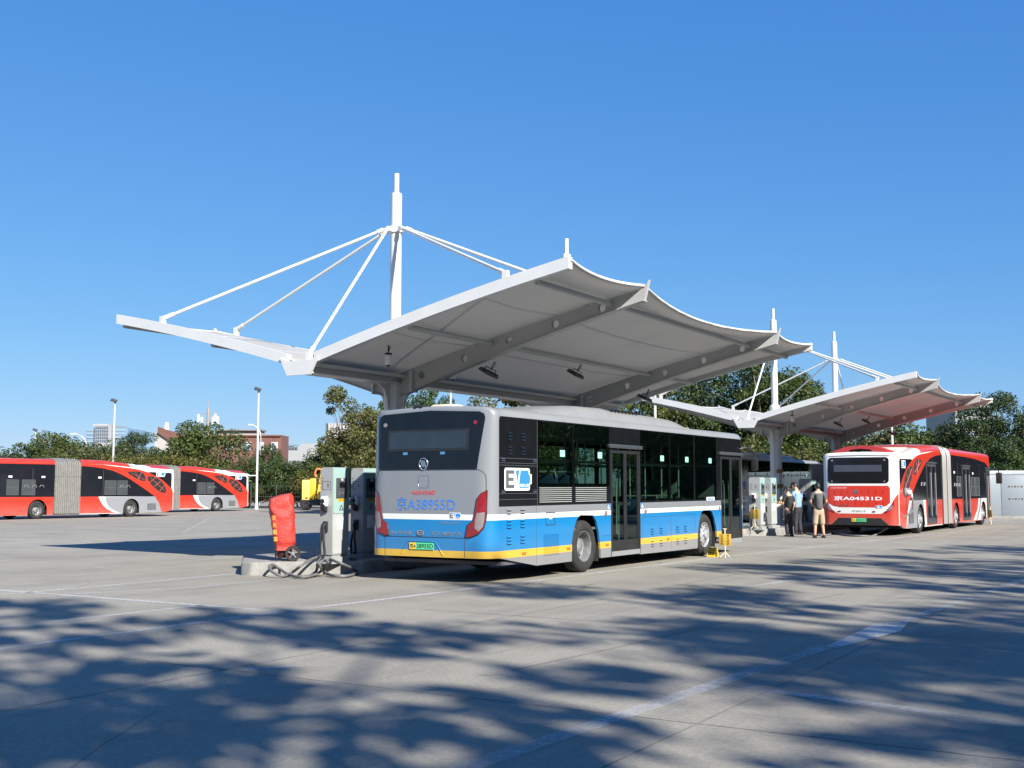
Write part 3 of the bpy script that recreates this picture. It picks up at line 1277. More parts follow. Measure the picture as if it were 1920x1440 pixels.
def make_city_bus():
    root = empty('city_bus')
    W = BW
    fx = end_fx
    # --- body: rear, front, roof
    m = MB()
    cap_mesh(m, fx, 2.81, 0.16, 0.43, 0.45)
    m.build('rear_body', M_livery, root, smooth=50)
    ffx = lambda y, z: end_fx(y, z, 0.16, 0.30)
    m = MB()
    cap_mesh(m, ffx, 2.81, 0.16, 0.33, 0.45, mirror=12.25)
    m.build('front_body', M_livery, root, smooth=50)
    m = MB()
    roof_mesh(m, [0.40, 2, 4, 6, 8, 10, 11.85], 2.81, 0.16)
    m.build('roof', M_roof_silver, root, smooth=50)
    # --- side skins below the windows
    archr = [(4.05, 0.24), (4.03, 0.46), (3.97, 0.72), (3.87, 0.95), (3.74, 1.07), (3.2, 1.085), (3.06, 1.0), (2.93, 0.82), (2.87, 0.6), (2.86, 0.24)]
    archf = [(10.22, 0.40), (10.16, 0.62), (10.05, 0.85), (9.9, 1.02), (9.78, 1.06), (9.34, 1.06), (9.22, 1.0), (9.08, 0.8), (9.0, 0.55), (8.97, 0.20)]
    zt = 1.285
    outA = [(0.30, 0.43), (1.55, 0.24)] + archr[::-1] + [(4.50, 0.24), (4.50, zt), (0.30, zt)]
    outB = [(5.88, 0.22)] + archf[::-1] + [(10.50, 0.42), (10.50, zt), (5.88, zt)]
    outL = [(0.30, 0.43), (1.55, 0.24)] + archr[::-1] + archf[::-1] + [(11.95, 0.35), (11.95, zt), (0.30, zt)]
    for nm, o_, w0, w1 in (('side_panel', outA, 0.0, 0.04), ('side_panel', outB, 0.0, 0.04), ('side_panel', outL, W - 0.04, W)):
        m = MB()
        m.prism(o_, 'xz', w0, w1)
        m.build(nm, M_livery, root, smooth=None)
    # --- dark window bands with real openings
    wz0, wz1 = 1.37, 2.53
    winsR = [(1.66, 2.86, 1.68), (2.99, 4.38, 1.68), (5.95, 7.36, wz0), (7.50, 8.74, wz0), (8.93, 10.16, wz0)]
    bandR1 = [(0.30, zt), (4.50, zt), (4.50, 2.812), (0.30, 2.812)]
    bandR2 = [(4.50, 2.44), (5.88, 2.44), (5.88, zt), (10.50, zt), (10.50, 2.44), (11.95, 2.44), (11.95, 2.812), (4.50, 2.812)]
    for outl, wins in ((bandR1, winsR[:2]), (bandR2, winsR[2:])):
        m = MB()
        m.prism(outl, 'xz', 0.002, 0.04, [[(a, z0), (b, z0), (b, wz1), (a, wz1)] for a, b, z0 in wins])
        m.build('window_band', M_gloss_black, root, smooth=None)
    winsL = [(1.66, 2.9), (3.0, 4.35), (4.5, 5.85), (6.0, 7.35), (7.5, 8.75), (8.93, 10.2), (10.35, 11.5)]
    m = MB()
    m.prism([(0.30, zt), (11.95, zt), (11.95, 2.812), (0.30, 2.812)], 'xz', W - 0.04, W - 0.002, [[(a, wz0), (b, wz0), (b, wz1), (a, wz1)] for a, b in winsL])
    m.build('window_band', M_gloss_black, root, smooth=None)
    for i, (a, b, z0) in enumerate(winsR):
        m = MB()
        m.box(a - 0.05, b + 0.05, -0.006, -0.001, z0 - 0.05, 2.79)
        g = m.build('window', M_darkglass, root, smooth=None)
        m = MB()
        m.box(b - 0.45, b - 0.27, -0.0095, -0.007, 2.17, 2.29)
        m.build('sticker', M_sticker_green, g, smooth=None)
        m = MB()      # top hung slider rail and its bar
        m.box(a, b, 0.008, 0.03, 2.08, 2.11)
        m.build('slider_rail', M_black, g, smooth=None)
    for a, b in winsL:
        m = MB()
        m.box(a - 0.05, b + 0.05, W + 0.001, W + 0.006, wz0 - 0.05, 2.79)
        g = m.build('window', M_darkglass, root, smooth=None)
        m = MB()
        m.box(a, b, W - 0.03, W - 0.008, 2.08, 2.11)
        m.build('slider_rail', M_black, g, smooth=None)
    # --- doors
    for x0, x1 in ((4.50, 5.88), (10.50, 11.95)):
        m = MB()
        xm = (x0 + x1) / 2
        for a, b in ((x0 + 0.05, xm - 0.004), (xm + 0.004, x1 - 0.05)):
            m.prism([(a, 0.34), (b, 0.34), (b, 2.36), (a, 2.36)], 'xz', 0.012, 0.04, [[(a + 0.06, 0.55), (b - 0.06, 0.55), (b - 0.06, 2.29), (a + 0.06, 2.29)]])
        m.box(x0, x0 + 0.05, 0.0, 0.06, 0.26, 2.40)
        m.box(x1 - 0.05, x1, 0.0, 0.06, 0.26, 2.40)
        d = m.build('door', M_black, root, smooth=None)
        for a, b in ((x0 + 0.1, xm - 0.05), (xm + 0.05, x1 - 0.1)):
            m = MB()
            m.box(a, b, 0.020, 0.026, 0.54, 2.30)
            m.build('pane', M_darkglass, d, smooth=None)
            m = MB()
            xx = b - 0.12 if a < xm - 0.1 else a + 0.12
            m.tube(catmull([(xx - 0.14, 0.1, 1.75), (xx - 0.03, 0.13, 1.68), (xx, 0.13, 1.45), (xx, 0.13, 0.75), (xx, 0.1, 0.66)], 4), 0.016, 6)
            m.build('grab_handle', M_rail, d)
        m = MB()
        m.rbox(x0 - 0.09, x1 + 0.05, -0.05, 0.03, 2.385, 2.465, 0.015)
        m.build('door_header', mat('dark_grey_trim', (0.045, 0.05, 0.058), 0.45), d)
        m = MB()
        m.box(x0 + 0.03, x1 - 0.03, -0.004, 0.3, 0.24, 0.335)
        m.build('step', mat('step_plate', (0.28, 0.29, 0.29), 0.55, metal=0.3), d, smooth=None)
    # --- interior
    m = MB()
    for xa, xb in ((0.45, 2.8), (4.1, 8.9), (10.25, 11.95)):
        m.box(xa, xb, 0.05, W - 0.05, 0.30, 0.36)
    m.box(2.8, 4.1, 0.76, W - 0.76, 0.30, 0.36)
    m.box(8.9, 10.25, 0.76, W - 0.76, 0.30, 0.36)
    m.box(0.5, 4.1, 0.06, W - 0.06, 0.80, 0.84)
    m.build('floor', M_int_floor, root, smooth=None)
    m = MB()
    m.box(0.5, 11.4, 0.06, W - 0.06, 2.62, 2.66)
    m.box(0.95, 1.0, 0.06, W - 0.06, 0.36, 2.62)
    m.box(10.35, 10.40, 1.1, W - 0.06, 0.36, 1.75)
    m.build('lining', M_int_light, root, smooth=None)
    for xa, xb in ((2.8, 4.1), (8.9, 10.25)):
        m = MB()
        for ya, yb in ((0.045, 0.76), (W - 0.76, W - 0.045)):
            m.box(xa, xb, ya, yb, 1.10, 1.13)
        m.box(xa, xb, 0.755, 0.775, 0.12, 1.1)
        m.box(xa, xb, W - 0.775, W - 0.755, 0.12, 1.1)
        m.box(xa - 0.02, xa, 0.045, 0.78, 0.30, 1.13)
        m.box(xb, xb + 0.02, 0.045, 0.78, 0.30, 1.13)
        m.cyl((0.5 * (xa + xb), 0.35, 0.49), (0.5 * (xa + xb), W - 0.35, 0.49), 0.11, n=10)
        m.build('axle_housing', M_hole, root, smooth=None)
    m = MB()
    m.box(0.35, 2.7, 0.25, W - 0.25, 0.40, 0.80)
    m.build('underbody', M_hole, root, smooth=None)
    for x in (1.35, 2.05, 2.75, 3.5):
        for y in (0.33, 0.78, W - 0.78, W - 0.33):
            add_seat(root, x, y, 0.84)
    for x in (6.5, 7.3, 8.1):
        for y in (0.33, W - 0.33):
            add_seat(root, x, y, 0.36)
    add_seat(root, 10.9, W - 0.7, 0.5)
    m = MB()
    m.rbox(11.35, 11.75, 0.9, W - 0.1, 0.5, 1.25, 0.05)
    m.build('dashboard', M_black, root)
    m = MB()
    m.tube([(11.12 + 0.2 * math.cos(t * PI / 10) * 0.4, W - 0.7 + 0.22 * math.sin(t * PI / 10), 1.28 + 0.2 * math.cos(t * PI / 10) * 0.4) for t in range(21)], 0.018, 6)
    m.build('steering_wheel', M_black, root)
    m = MB()
    for x in (2.4, 4.45, 5.95, 6.9, 7.7, 8.6, 9.6):
        for y in (0.72, W - 0.72):
            m.cyl((x, y, 0.36), (x, y, 2.62), 0.016, n=8)
    for y in (0.72, W - 0.72):
        m.cyl((1.3, y, 2.1), (9.8, y, 2.1), 0.016, n=8)
    m.cyl((4.45, 0.12, 1.3), (4.45, 0.72, 1.3), 0.016, n=8)
    m.build('handrail', M_rail, root)
    # --- roof units
    m = MB()
    rows = []
    for x, zt_ in ((1.85, 2.93), (1.95, 3.0), (2.3, 3.06), (2.9, 3.14), (3.6, 3.20), (4.7, 3.22), (5.0, 3.20), (5.2, 3.19), (7.2, 3.18), (8.2, 3.15), (8.65, 3.10), (8.92, 3.03), (9.05, 2.93)):
        rows.append([(x, 0.14, 2.90), (x, 0.16, min(zt_, 2.98)), (x, 0.22, max(2.9, zt_ - 0.09)), (x, 0.34, zt_ - 0.02), (x, 0.6, zt_), (x, W / 2, zt_ + 0.015), (x, W - 0.6, zt_), (x, W - 0.34, zt_ - 0.02), (x, W - 0.22, max(2.9, zt_ - 0.09)), (x, W - 0.16, min(zt_, 2.98)), (x, W - 0.14, 2.90)])
    m.grid(rows)
    pod = m.build('roof_pod', M_roof_silver, root, smooth=40)
    m = MB()
    for i in range(8):
        x = 5.15 + i * 0.17
        m.box(x, x + 0.05, 0.27, 0.62, 3.155, 3.203, M=None)
    m.build('pod_slot', M_black, pod, smooth=None)
    m = MB()
    m.rbox(0.75, 1.15, 1.25, 1.75, 2.95, 3.09, 0.05)
    m.build('roof_hatch', mat('cream_plastic', (0.72, 0.62, 0.42), 0.5), root)
    m = MB()
    m.rbox(0.13, 0.30, 1.45, 1.68, 2.95, 3.04, 0.035)
    m.cyl((0.12, 1.5, 2.985), (0.16, 1.5, 2.985), 0.03, n=10)
    m.cyl((0.12, 1.62, 2.985), (0.16, 1.62, 2.985), 0.03, n=10)
    m.build('rear_camera', M_black, root)
    # --- rear face
    bp = end_patch('rear_panel', [(0.165, 2.78), (0.19, 2.845), (0.27, 2.885), (W / 2, 2.93), (W - 0.25, 2.885), (W - 0.16, 2.845), (W - 0.13, 2.76), (W - 0.19, 1.915), (0.285, 1.915)], fx, 0.004, M_gloss_black, root, 30, 10)
    end_patch('display_frame', [(0.45, 2.235), (0.45, 2.60), (2.17, 2.60), (2.17, 2.235)], fx, 0.008, M_black, bp, 16, 4)
    end_patch('display', [(0.50, 2.275), (0.50, 2.565), (2.12, 2.565), (2.12, 2.275)], fx, 0.012, M_display, bp, 16, 4)
    for y in (0.97, 1.76):
        end_patch('latch', [(y - 0.05, 2.17), (y - 0.05, 2.215), (y + 0.05, 2.215), (y + 0.05, 2.17)], fx, 0.014, M_chrome, bp, 3, 2)
    for y, mm_ in ((0.34, M_redlens), (2.24, M_clearlens)):
        m = MB()
        m.cyl((fx(y, 2.7) - 0.022, y, 2.70), (fx(y, 2.7) + 0.01, y, 2.70), 0.036, n=14)
        m.build('marker_lamp', mm_, bp)
    # round badge with slanted bars
    bc = Vector((fx(1.36, 2.01), 1.36, 2.01))
    m = MB()
    ringp = [(bc.x - 0.012, 1.36 + 0.088 * math.cos(2 * PI * i / 24), 2.01 + 0.10 * math.sin(2 * PI * i / 24)) for i in range(25)]
    m.tube(ringp, 0.011, 6)
    for k in (-1, 0, 1):
        o = [(1.36 - 0.03 - k * 0.034, 1.955), (1.36 - 0.008 - k * 0.034, 1.955), (1.36 - 0.052 - k * 0.034, 2.07), (1.36 - 0.074 - k * 0.034, 2.07)]
        m.prism([(2 * 1.36 - y - 0.012 * 3.4 + 0.0, z) for y, z in o], 'yz', bc.x - 0.018, bc.x - 0.006)
    m.build('badge', M_chrome, bp)
    # engine hatch outline, flap, plate recess
    hatch = [(0.13, 1.80), (0.18, 1.87), (0.26, 1.905), (W - 0.24, 1.905), (W - 0.16, 1.87), (W - 0.11, 1.80), (W - 0.10, 1.56), (W - 0.23, 1.44), (W - 0.28, 1.05), (W - 0.37, 0.98), (W - 0.40, 0.765), (0.50, 0.765), (0.44, 0.98), (0.33, 1.05), (0.27, 1.42), (0.12, 1.56)]
    end_line('hatch_gap', hatch, fx, 0.0, 0.006, M_panel_line, root, True)
    end_line('flap_gap', [(1.25, 1.60), (1.25, 1.81), (1.46, 1.81), (1.46, 1.60)], fx, 0.0, 0.005, M_chrome, root, True)
    end_line('panel_gap', [(0.50, 0.765), (0.50, 0.44)], fx, 0.0, 0.004, M_panel_line, root)
    end_line('panel_gap', [(W - 0.38, 0.765), (W - 0.38, 0.44)], fx, 0.0, 0.004, M_panel_line, root)
    end_line('plate_recess', [(0.93, 0.46), (1.03, 0.62), (1.09, 0.69), (1.66, 0.69), (1.72, 0.62), (1.80, 0.47)], fx, 0.0, 0.010, M_livery, root)
    for s in (1, -1):
        yy = lambda q: q if s == 1 else W - q
        tail = [(0.105, 1.56), (0.20, 1.50), (0.265, 1.42), (0.30, 1.20), (0.335, 1.05), (0.44, 0.98), (0.475, 0.78), (0.40, 0.775), (0.24, 0.83), (0.15, 0.93), (0.11, 1.10)]
        tl = end_patch('tail_light', [(yy(a), b) for a, b in tail], fx, 0.016, M_redlens, root, 18, 8)
        lens = [(0.13, 1.20), (0.26, 1.18), (0.29, 1.06), (0.30, 0.93), (0.22, 0.88), (0.155, 0.96), (0.13, 1.1)]
        end_patch('indicator_lens', [(yy(a), b) for a, b in lens], fx, 0.020, M_clearlens, tl, 12, 5)
        end_line('lamp_rim', [(yy(a), b) for a, b in tail], fx, 0.010, 0.010, M_print_black, tl, True)
    end_text('number', '4634560', 1.60, 1.485, 0.49, 0.075, fx, 0.006, M_print_red, root, 0.006)
    end_text('number', '京A38955D', 1.92, 1.215, 1.23, 0.225, fx, 0.006, M_print_blue, root, -0.004)
    end_text('lettering', '纯电动公交车', 1.0, 0.99, 0.42, 0.045, fx, 0.006, M_chrome, root)
    end_text('lettering', '北京公共交通', 2.14, 0.80, 0.56, 0.065, fx, 0.008, M_chrome, root, 0.01)
    end_text('lettering', '北汽·福田汽车', 1.17, 0.80, 0.62, 0.065, fx, 0.008, M_chrome, root, 0.01)
    m = MB()
    for hole in (0,):
        m.prism(rrect(1.31, 1.46, 0.795, 0.88, 0.035, 4), 'yz', fx(1.38, 0.84) - 0.016, fx(1.38, 0.84) + 0.0, [rrect(1.335, 1.435, 0.845, 0.862, 0.006, 2), rrect(1.335, 1.435, 0.812, 0.828, 0.006, 2)])
    m.build('badge', M_chrome, root)
    ev_badge(root, 'ev_badge', lambda u, v, l: (fx(0.80 - u, 1.085 + v) - 0.006 - l, 0.80 - u, 1.085 + v), 0.10)
    pb = end_patch('number_plate', [(1.10, 0.555), (1.10, 0.67), (1.48, 0.67), (1.48, 0.555)], fx, 0.016, M_plate_green, root, 4, 2)
    end_patch('plate_field', [(1.48, 0.555), (1.48, 0.67), (1.62, 0.67), (1.62, 0.555)], fx, 0.016, M_plate_yellow, pb, 3, 2)
    end_text('plate_letters', '京A', 1.605, 0.575, 0.125, 0.075, fx, 0.019, M_print_black, pb, 0.004)
    end_text('plate_letters', '38955D', 1.46, 0.575, 0.34, 0.075, fx, 0.019, M_print_black, pb, 0.006)
    # --- right side fittings
    for x, z in ((0.58, 2.18), (1.02, 2.18), (0.58, 2.42), (1.02, 2.42)):
        m = MB()
        vent_mesh(m, x, z, 0.002)
        m.build('vent', [M_gloss_black, M_black], root, smooth=None)
    for x, z in ((0.55, 0.93), (1.0, 0.93), (0.55, 0.66), (1.0, 0.66), (0.55, 1.17), (1.0, 1.17), (6.40, 0.62), (6.85, 0.62), (7.75, 0.62), (8.2, 0.62), (6.40, 0.36), (6.85, 0.36), (7.75, 0.36), (8.2, 0.36)):
        m = MB()
        vent_mesh(m, x, z, 0.0, 0.14, 2 if z > 1.1 else 3)
        m.build('vent', [M_livery, M_hole], root, smooth=None)
    ev = ev_badge(root, 'ev_badge', lambda u, v, l: (0.47 + u, -0.004 - l, 1.555 + v), 0.385)
    for k in range(8):
        for a, b in ((1.66, 2.86), (3.02, 4.30)):
            m = MB()
            z = 1.34 + k * 0.036
            m.box(a, b, -0.006, 0.004, z, z + 0.013)
            m.build('grille_bar', M_rail, root, smooth=None)
    m = MB()
    for z in (2.02, 1.98, 2.10, 1.50, 1.40):
        m.box(0.31, 1.58, -0.003, 0.004, z, z + 0.008)
    m.box(1.58, 1.588, -0.003, 0.004, 1.29, 2.79)
    m.build('panel_gap', mat('grey_gap', (0.07, 0.075, 0.08), 0.5), root, smooth=None)
    for x, z in ((0.38, 2.05), (1.44, 2.05), (0.38, 1.52), (1.44, 1.52)):
        m = MB()
        m.rbox(x, x + 0.1, -0.014, 0.0, z, z + 0.05, 0.006)
        m.build('latch', M_chrome, root)
    m = MB()
    gaps = [((1.55, 0.25), (1.55, 1.27)), ((5.98, 0.98), (8.86, 0.98)), ((5.98, 0.45), (5.98, 0.98)), ((7.46, 0.26), (7.46, 0.98)), ((8.86, 0.6), (8.86, 0.98)), ((4.1, 0.66), (4.46, 0.66))]
    for (a, b), (c, d) in gaps:
        m.box(min(a, c) - 0.003, max(a, c) + 0.003, -0.0015, 0.01, min(b, d) - 0.003, max(b, d) + 0.003)
    m.build('panel_gap', M_panel_line, root, smooth=None)
    m = MB()
    m.prism(rrect(1.88, 2.22, 0.93, 1.16, 0.03, 3), 'xz', -0.006, 0.004, [rrect(1.892, 2.208, 0.942, 1.148, 0.025, 3)])
    fl = m.build('charge_flap', M_panel_line, root, smooth=None)
    m = MB()
    m.box(2.02, 2.10, -0.008, 0.002, 1.04, 1.12)
    m.build('flap_label', M_print_white, fl, smooth=None)
    for k in range(15):
        m = MB()
        x = 1.80 + k * 0.038
        m.box(x, x + 0.018, -0.012, 0.004, 0.40, 0.77)
        m.build('side_grille_slat', M_livery, root, smooth=None)
    for x, z in ((1.05, 0.45), (2.66, 0.46), (4.25, 0.46), (7.22, 0.455)):
        m = MB()
        m.rbox(x, x + 0.13, -0.016, 0.003, z, z + 0.045, 0.008)
        m.build('side_marker', M_amber, root)
    for x in (4.27, 6.12, 10.38):
        m = MB()
        m.cyl((x, -0.012, 1.09), (x, 0.004, 1.09), 0.06, n=18)
        m.cyl((x, -0.02, 1.09), (x, -0.012, 1.09), 0.038, n=14)
        m.build('round_lamp', M_clearlens, root)
    for x in (4.34, 5.91):
        m = MB()
        m.box(x, x + 0.13, -0.004, 0.001, 1.165, 1.28)
        s_ = m.build('access_sign', M_print_blue, root, smooth=None)
        m = MB()
        m.tube([(x + 0.05, -0.006, 1.26), (x + 0.05, -0.006, 1.22), (x + 0.085, -0.006, 1.215), (x + 0.095, -0.006, 1.19)], 0.006, 5)
        m.tube([(x + 0.05 + 0.03 * math.cos(t), -0.006, 1.205 + 0.03 * math.sin(t)) for t in (2.0, 2.8, 3.6, 4.4, 5.2, 6.0)], 0.005, 5)
        m.build('access_symbol', M_print_white, s_)
    m = MB()
    m.box(9.55, 10.05, -0.009, -0.0065, 1.29, 1.37)
    st = m.build('notice', M_print_white, root, smooth=None)
    m = MB()
    m.box(9.60, 10.0, -0.011, -0.009, 1.305, 1.34)
    m.build('notice_print', M_print_blue, st, smooth=None)
    # --- wheels
    make_wheel('deep', root, 3.45, 0.035, False)
    make_wheel('deep', root, 3.45, W - 0.035, True)
    make_wheel('convex', root, 9.55, 0.04, False)
    make_wheel('convex', root, 9.55, W - 0.04, True)
    m = MB()
    for x in (2.95, 9.02):
        m.box(x + (1.08 if x < 5 else 1.18), x + (1.10 if x < 5 else 1.20), 0.06, 0.36, 0.18, 0.62)
    m.build('mud_flap', M_rubber, root, smooth=None)
    # --- front: windscreen, lamps, mirrors
    mir = 12.25
    end_patch('windscreen', [(0.08, 1.15), (0.08, 2.62), (0.2, 2.78), (W / 2, 2.86), (W - 0.2, 2.78), (W - 0.08, 2.62), (W - 0.08, 1.15)], ffx, 0.004, M_blackglass, root, 24, 10, mirror=mir)
    for y in (0.38, W - 0.38):
        end_patch('headlight', [(y - 0.22, 0.6), (y - 0.22, 0.82), (y + 0.22, 0.82), (y + 0.22, 0.6)], ffx, 0.01, M_clearlens, root, 6, 3, mirror=mir)
    for s, y0 in ((-1, 0.0), (1, W)):
        m = MB()
        m.tube(catmull([(11.85, y0 + s * -0.05, 2.55), (12.05, y0 + s * 0.12, 2.60), (12.25, y0 + s * 0.22, 2.5), (12.3, y0 + s * 0.24, 2.3)], 5), 0.022, 8)
        m.rbox(12.24, 12.31, y0 + s * 0.24 - 0.09, y0 + s * 0.24 + 0.09, 2.02, 2.34, 0.03)
        m.build('mirror', M_black, root)
    return root


bus1 = make_city_bus()
on_lot(bus1, 0, 0)
tag(bus1, 'blue, white and silver city bus with yellow stripe under the tall canopy', 'bus', 'city buses on charge')
bus4 = copy_tree(bus1)
on_lot(bus4, 29.3, -6.6)
tag(bus4, 'dark windowed blue bus mostly hidden behind the column with hazard tape')

# ------------------------------------------------------------------ articulated red buses
RED = (0.49, 0.034, 0.018)
M_red = band_mat('bus_red', [(0.0, RED), (3.9, RED)], 0.3, 0.5, 0.4, 0.9)
M_buswhite = mat('bus_white', (0.66, 0.66, 0.64), 0.32, var=0.06, scale=1.5, coat=0.5)
M_busgrey = band_mat('bus_grey', [(0.0, (0.22, 0.23, 0.25)), (3.9, (0.22, 0.23, 0.25))], 0.35, 0.4, 0.25, 0.8)
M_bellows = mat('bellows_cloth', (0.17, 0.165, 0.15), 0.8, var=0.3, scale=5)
M_spoiler = mat('spoiler_red', (0.36, 0.035, 0.04), 0.45, var=0.1)
AL = 18.2
AX_R, AX_M, AX_F = 3.4, 9.7, 15.6
BL0, BL1 = 7.0, 8.7


def Tm(pts):
    """outline points measured on the photographed side, in metres from the tail"""
    return [((x - 0.74) * 1.07, z * 1.04) for x, z in pts]


def arch_pts(xc, r=0.60, top=1.06, zb=0.22):
    pts = [(xc + r, zb)]
    for i in range(13):
        t = PI * i / 12
        pts.append((xc + r * math.cos(t) if True else 0, 0.46 + (top - 0.46) * math.sin(t)))
    pts.append((xc - r, zb))
    return pts


def make_artic_bus():
    root = empty('articulated_bus')
    W = BW
    afx = lambda y, z: end_fx(y, z, 0.16, 0.30, 0.45, 2.95)
    ffx = lambda y, z: end_fx(y, z, 0.75, 0.85, 1.1, 3.25)
    # --- shells: white tail section rising to the joint, red front section
    m = MB()
    cap_mesh(m, afx, 2.72, 0.10, lambda y: 0.36, 0.5)
    m.build('rear_body', [M_buswhite], root, smooth=50)
    m = MB()
    roof_mesh(m, [(0.45, 2.72, 0.10), (1.5, 2.74, 0.12), (2.6, 2.80, 0.16), (3.6, 2.885, 0.19)], 3.0, 0.25)
    m.build('rear_roof', [M_buswhite], root, smooth=50)
    m = MB()
    roof_mesh(m, [(3.6, 2.885, 0.19), (4.0, 2.92, 0.21), (5.4, 3.0, 0.25), (BL0, 3.0, 0.26)], 3.0, 0.25)
    m.build('joint_roof', [M_red], root, smooth=50)
    m = MB()
    cap_mesh(m, ffx, 2.98, 0.25, 0.33, 1.2, mirror=AL)
    m.build('front_body', [M_red], root, smooth=50)
    m = MB()
    roof_mesh(m, [BL1, 11, 14, 16, 17.2], 2.98, 0.25)
    m.build('front_roof', [M_red], root, smooth=50)
    zt = 1.19
    low = []
    archR, archM, archF = arch_pts(AX_R), arch_pts(AX_M), arch_pts(AX_F)
    outR = [(0.30, 0.36), (0.9, 0.24)] + archR[::-1] + [(BL0, 0.22), (BL0, 3.0), (5.4, 3.0), (4.0, 2.92), (2.6, 2.80), (1.5, 2.74), (0.30, 2.72)]
    outF = [(BL1, 0.22)] + archM[::-1] + archF[::-1] + [(17.35, 0.33), (17.35, 2.98), (BL1, 2.98)]
    for w0, w1 in ((0.0, 0.03), (W - 0.03, W)):
        m = MB()
        m.prism(outR, 'xz', w0, w1)
        m.build('rear_side', M_buswhite, root, smooth=None)
        m = MB()
        m.prism(outF, 'xz', w0, w1)
        m.build('front_side', M_red, root, smooth=None)
    # --- livery and glass on both flanks
    sw_low = Tm([(7.28, 2.79), (6.22, 2.72), (5.22, 2.55), (4.28, 2.2), (3.31, 1.7), (2.72, 1.37), (2.32, 1.14)])
    sw_up = Tm([(5.9, 2.88), (5.05, 2.80), (3.83, 2.70), (2.96, 2.53), (2.06, 2.2), (1.45, 1.83), (1.05, 1.5)])
    sw_low = [(v.x, v.y) for v in catmull([(x, z, 0) for x, z in sw_low], 4)]
    sw_up = [(v.x, v.y) for v in catmull([(x, z, 0) for x, z in sw_up], 4)]
    sw_low[0] = (BL0, sw_low[0][1])
    foot = Tm([(2.01, 0.75), (1.80, 0.36)])
    redz = [(0.302, 1.36)] + sw_up[::-1] + [(BL0, 3.0)] + sw_low + [foot[0], (1.14, 0.245), (0.9, 0.245), (0.302, 0.365)]
    # red swoosh is cut back where the tail window and the lower panels start
    win_rear = sw_low + [(BL0, zt)]
    win_tail = [(0.42, 1.62), (0.42, 2.50), (0.5, 2.60), (2.0, 2.63), (2.55, 2.60)] + [p for p in sw_up if p[0] < 2.5 and p[1] > 1.62 and p[0] > 0.45][:]
    lower_red = [(5.76, zt)] + [(v.x, v.y) for v in catmull([(x, z, 0) for x, z in Tm([(6.12, 1.11), (5.88, 0.75), (5.51, 0.45), (4.95, 0.24)])], 4)][1:] + [(BL0, 0.25), (BL0, zt)]
    lower_white = [(v.x, v.y) for v in catmull([(x, z, 0) for x, z in Tm([(6.12, 1.12), (5.88, 0.75), (5.51, 0.45), (4.95, 0.235)])], 4)] + [(v.x, v.y) for v in catmull([(x, z, 0) for x, z in Tm([(4.70, 0.235), (5.2, 0.43), (5.55, 0.71), (5.68, 1.12)])], 4)]
    gx = [(v.x, v.y) for v in catmull([(x, z, 0) for x, z in Tm([(5.68, 1.12), (5.55, 0.71), (5.2, 0.43), (4.70, 0.235)])], 4)]
    grey = [(p[0], min(p[1], zt)) for p in gx] + archR + [(1.14, 0.245), foot[0], (sw_low[-1][0], zt - 0.002)]
    for side in (0, 1):
        def pan(name, outl, material, depth, parent=root, holes=()):
            mb = MB()
            if side == 0:
                mb.prism(outl, 'xz', -depth, 0.001, holes)
            else:
                mb.prism(outl, 'xz', W - 0.001, W + depth, holes)
            return mb.build(name, material, parent, smooth=None)
        ys = -1 if side == 0 else 1
        yb = 0.0 if side == 0 else W
        pan('side_glass', win_rear, M_blackglass, 0.004)
        pan('tail_glass', win_tail, M_blackglass, 0.004)
        ov1 = [(v.x, v.y) for v in catmull([(x, z, 0) for x, z in Tm([(4.25, 2.50), (3.44, 2.54), (3.1, 2.36), (3.02, 2.04), (3.33, 2.03), (3.91, 2.27)])], 4, True)]
        ov2 = [(v.x, v.y) for v in catmull([(x, z, 0) for x, z in Tm([(2.85, 2.26), (2.36, 2.25), (1.85, 1.98), (1.52, 1.52), (1.58, 1.34), (1.93, 1.38), (2.44, 1.68), (2.79, 2.0)])], 4, True)]
        sw = pan('swoosh_panel', redz, M_red, 0.010)
        for ov, bars in ((ov1, [((4.0, 2.45), (3.1, 2.08)), ((3.75, 2.52), (3.4, 2.05)), ((3.3, 2.5), (3.55, 2.1))]), (ov2, [((2.7, 2.2), (1.6, 1.45)), ((2.3, 2.25), (2.75, 1.9)), ((1.95, 2.0), (2.4, 1.7)), ((1.7, 1.75), (2.0, 1.42))])):
            pan('vent_opening', ov, M_hole, 0.013, sw)
            mb = MB()
            for p, q in bars:
                p, q = Tm([p, q])
                mb.cyl((p[0], yb + ys * 0.017, p[1]), (q[0], yb + ys * 0.017, q[1]), 0.013, n=6)
            mb.build('vent_bar', mat('vent_bar_red', (0.45, 0.10, 0.09), 0.5), sw)
        if side == 1:
            pan('lower_red', lower_red, M_red, 0.006)
            pan('lower_white', lower_white, M_buswhite, 0.008)
            pan('lower_grey', grey, M_busgrey, 0.004)
        else:
            pan('lower_red', [(4.25, 0.25), (BL0, 0.25), (BL0, zt), (4.15, zt)], M_red, 0.006)
            pan('lower_white', [(4.02, 0.25), (4.25, 0.25), (4.15, zt), (3.8, zt)], M_buswhite, 0.008)
            pan('lower_grey', [(1.2, 0.25)] + arch_pts(AX_R)[::-1] + [(4.0, 0.25), (3.8, zt), (2.1, zt), (1.6, 0.8)], M_busgrey, 0.004)
        # forward glazing
        fw = [(BL1, zt), (17.3, zt), (17.6, 2.3), (17.1, 2.60), (15.0, 2.86), (12.0, 2.94), (BL1, 2.95)]
        pan('side_glass', [(BL1, zt), (17.34, zt), (17.34, 2.58), (16.2, 2.80), (14.0, 2.90), (12.0, 2.94), (BL1, 2.95)], M_blackglass, 0.004)
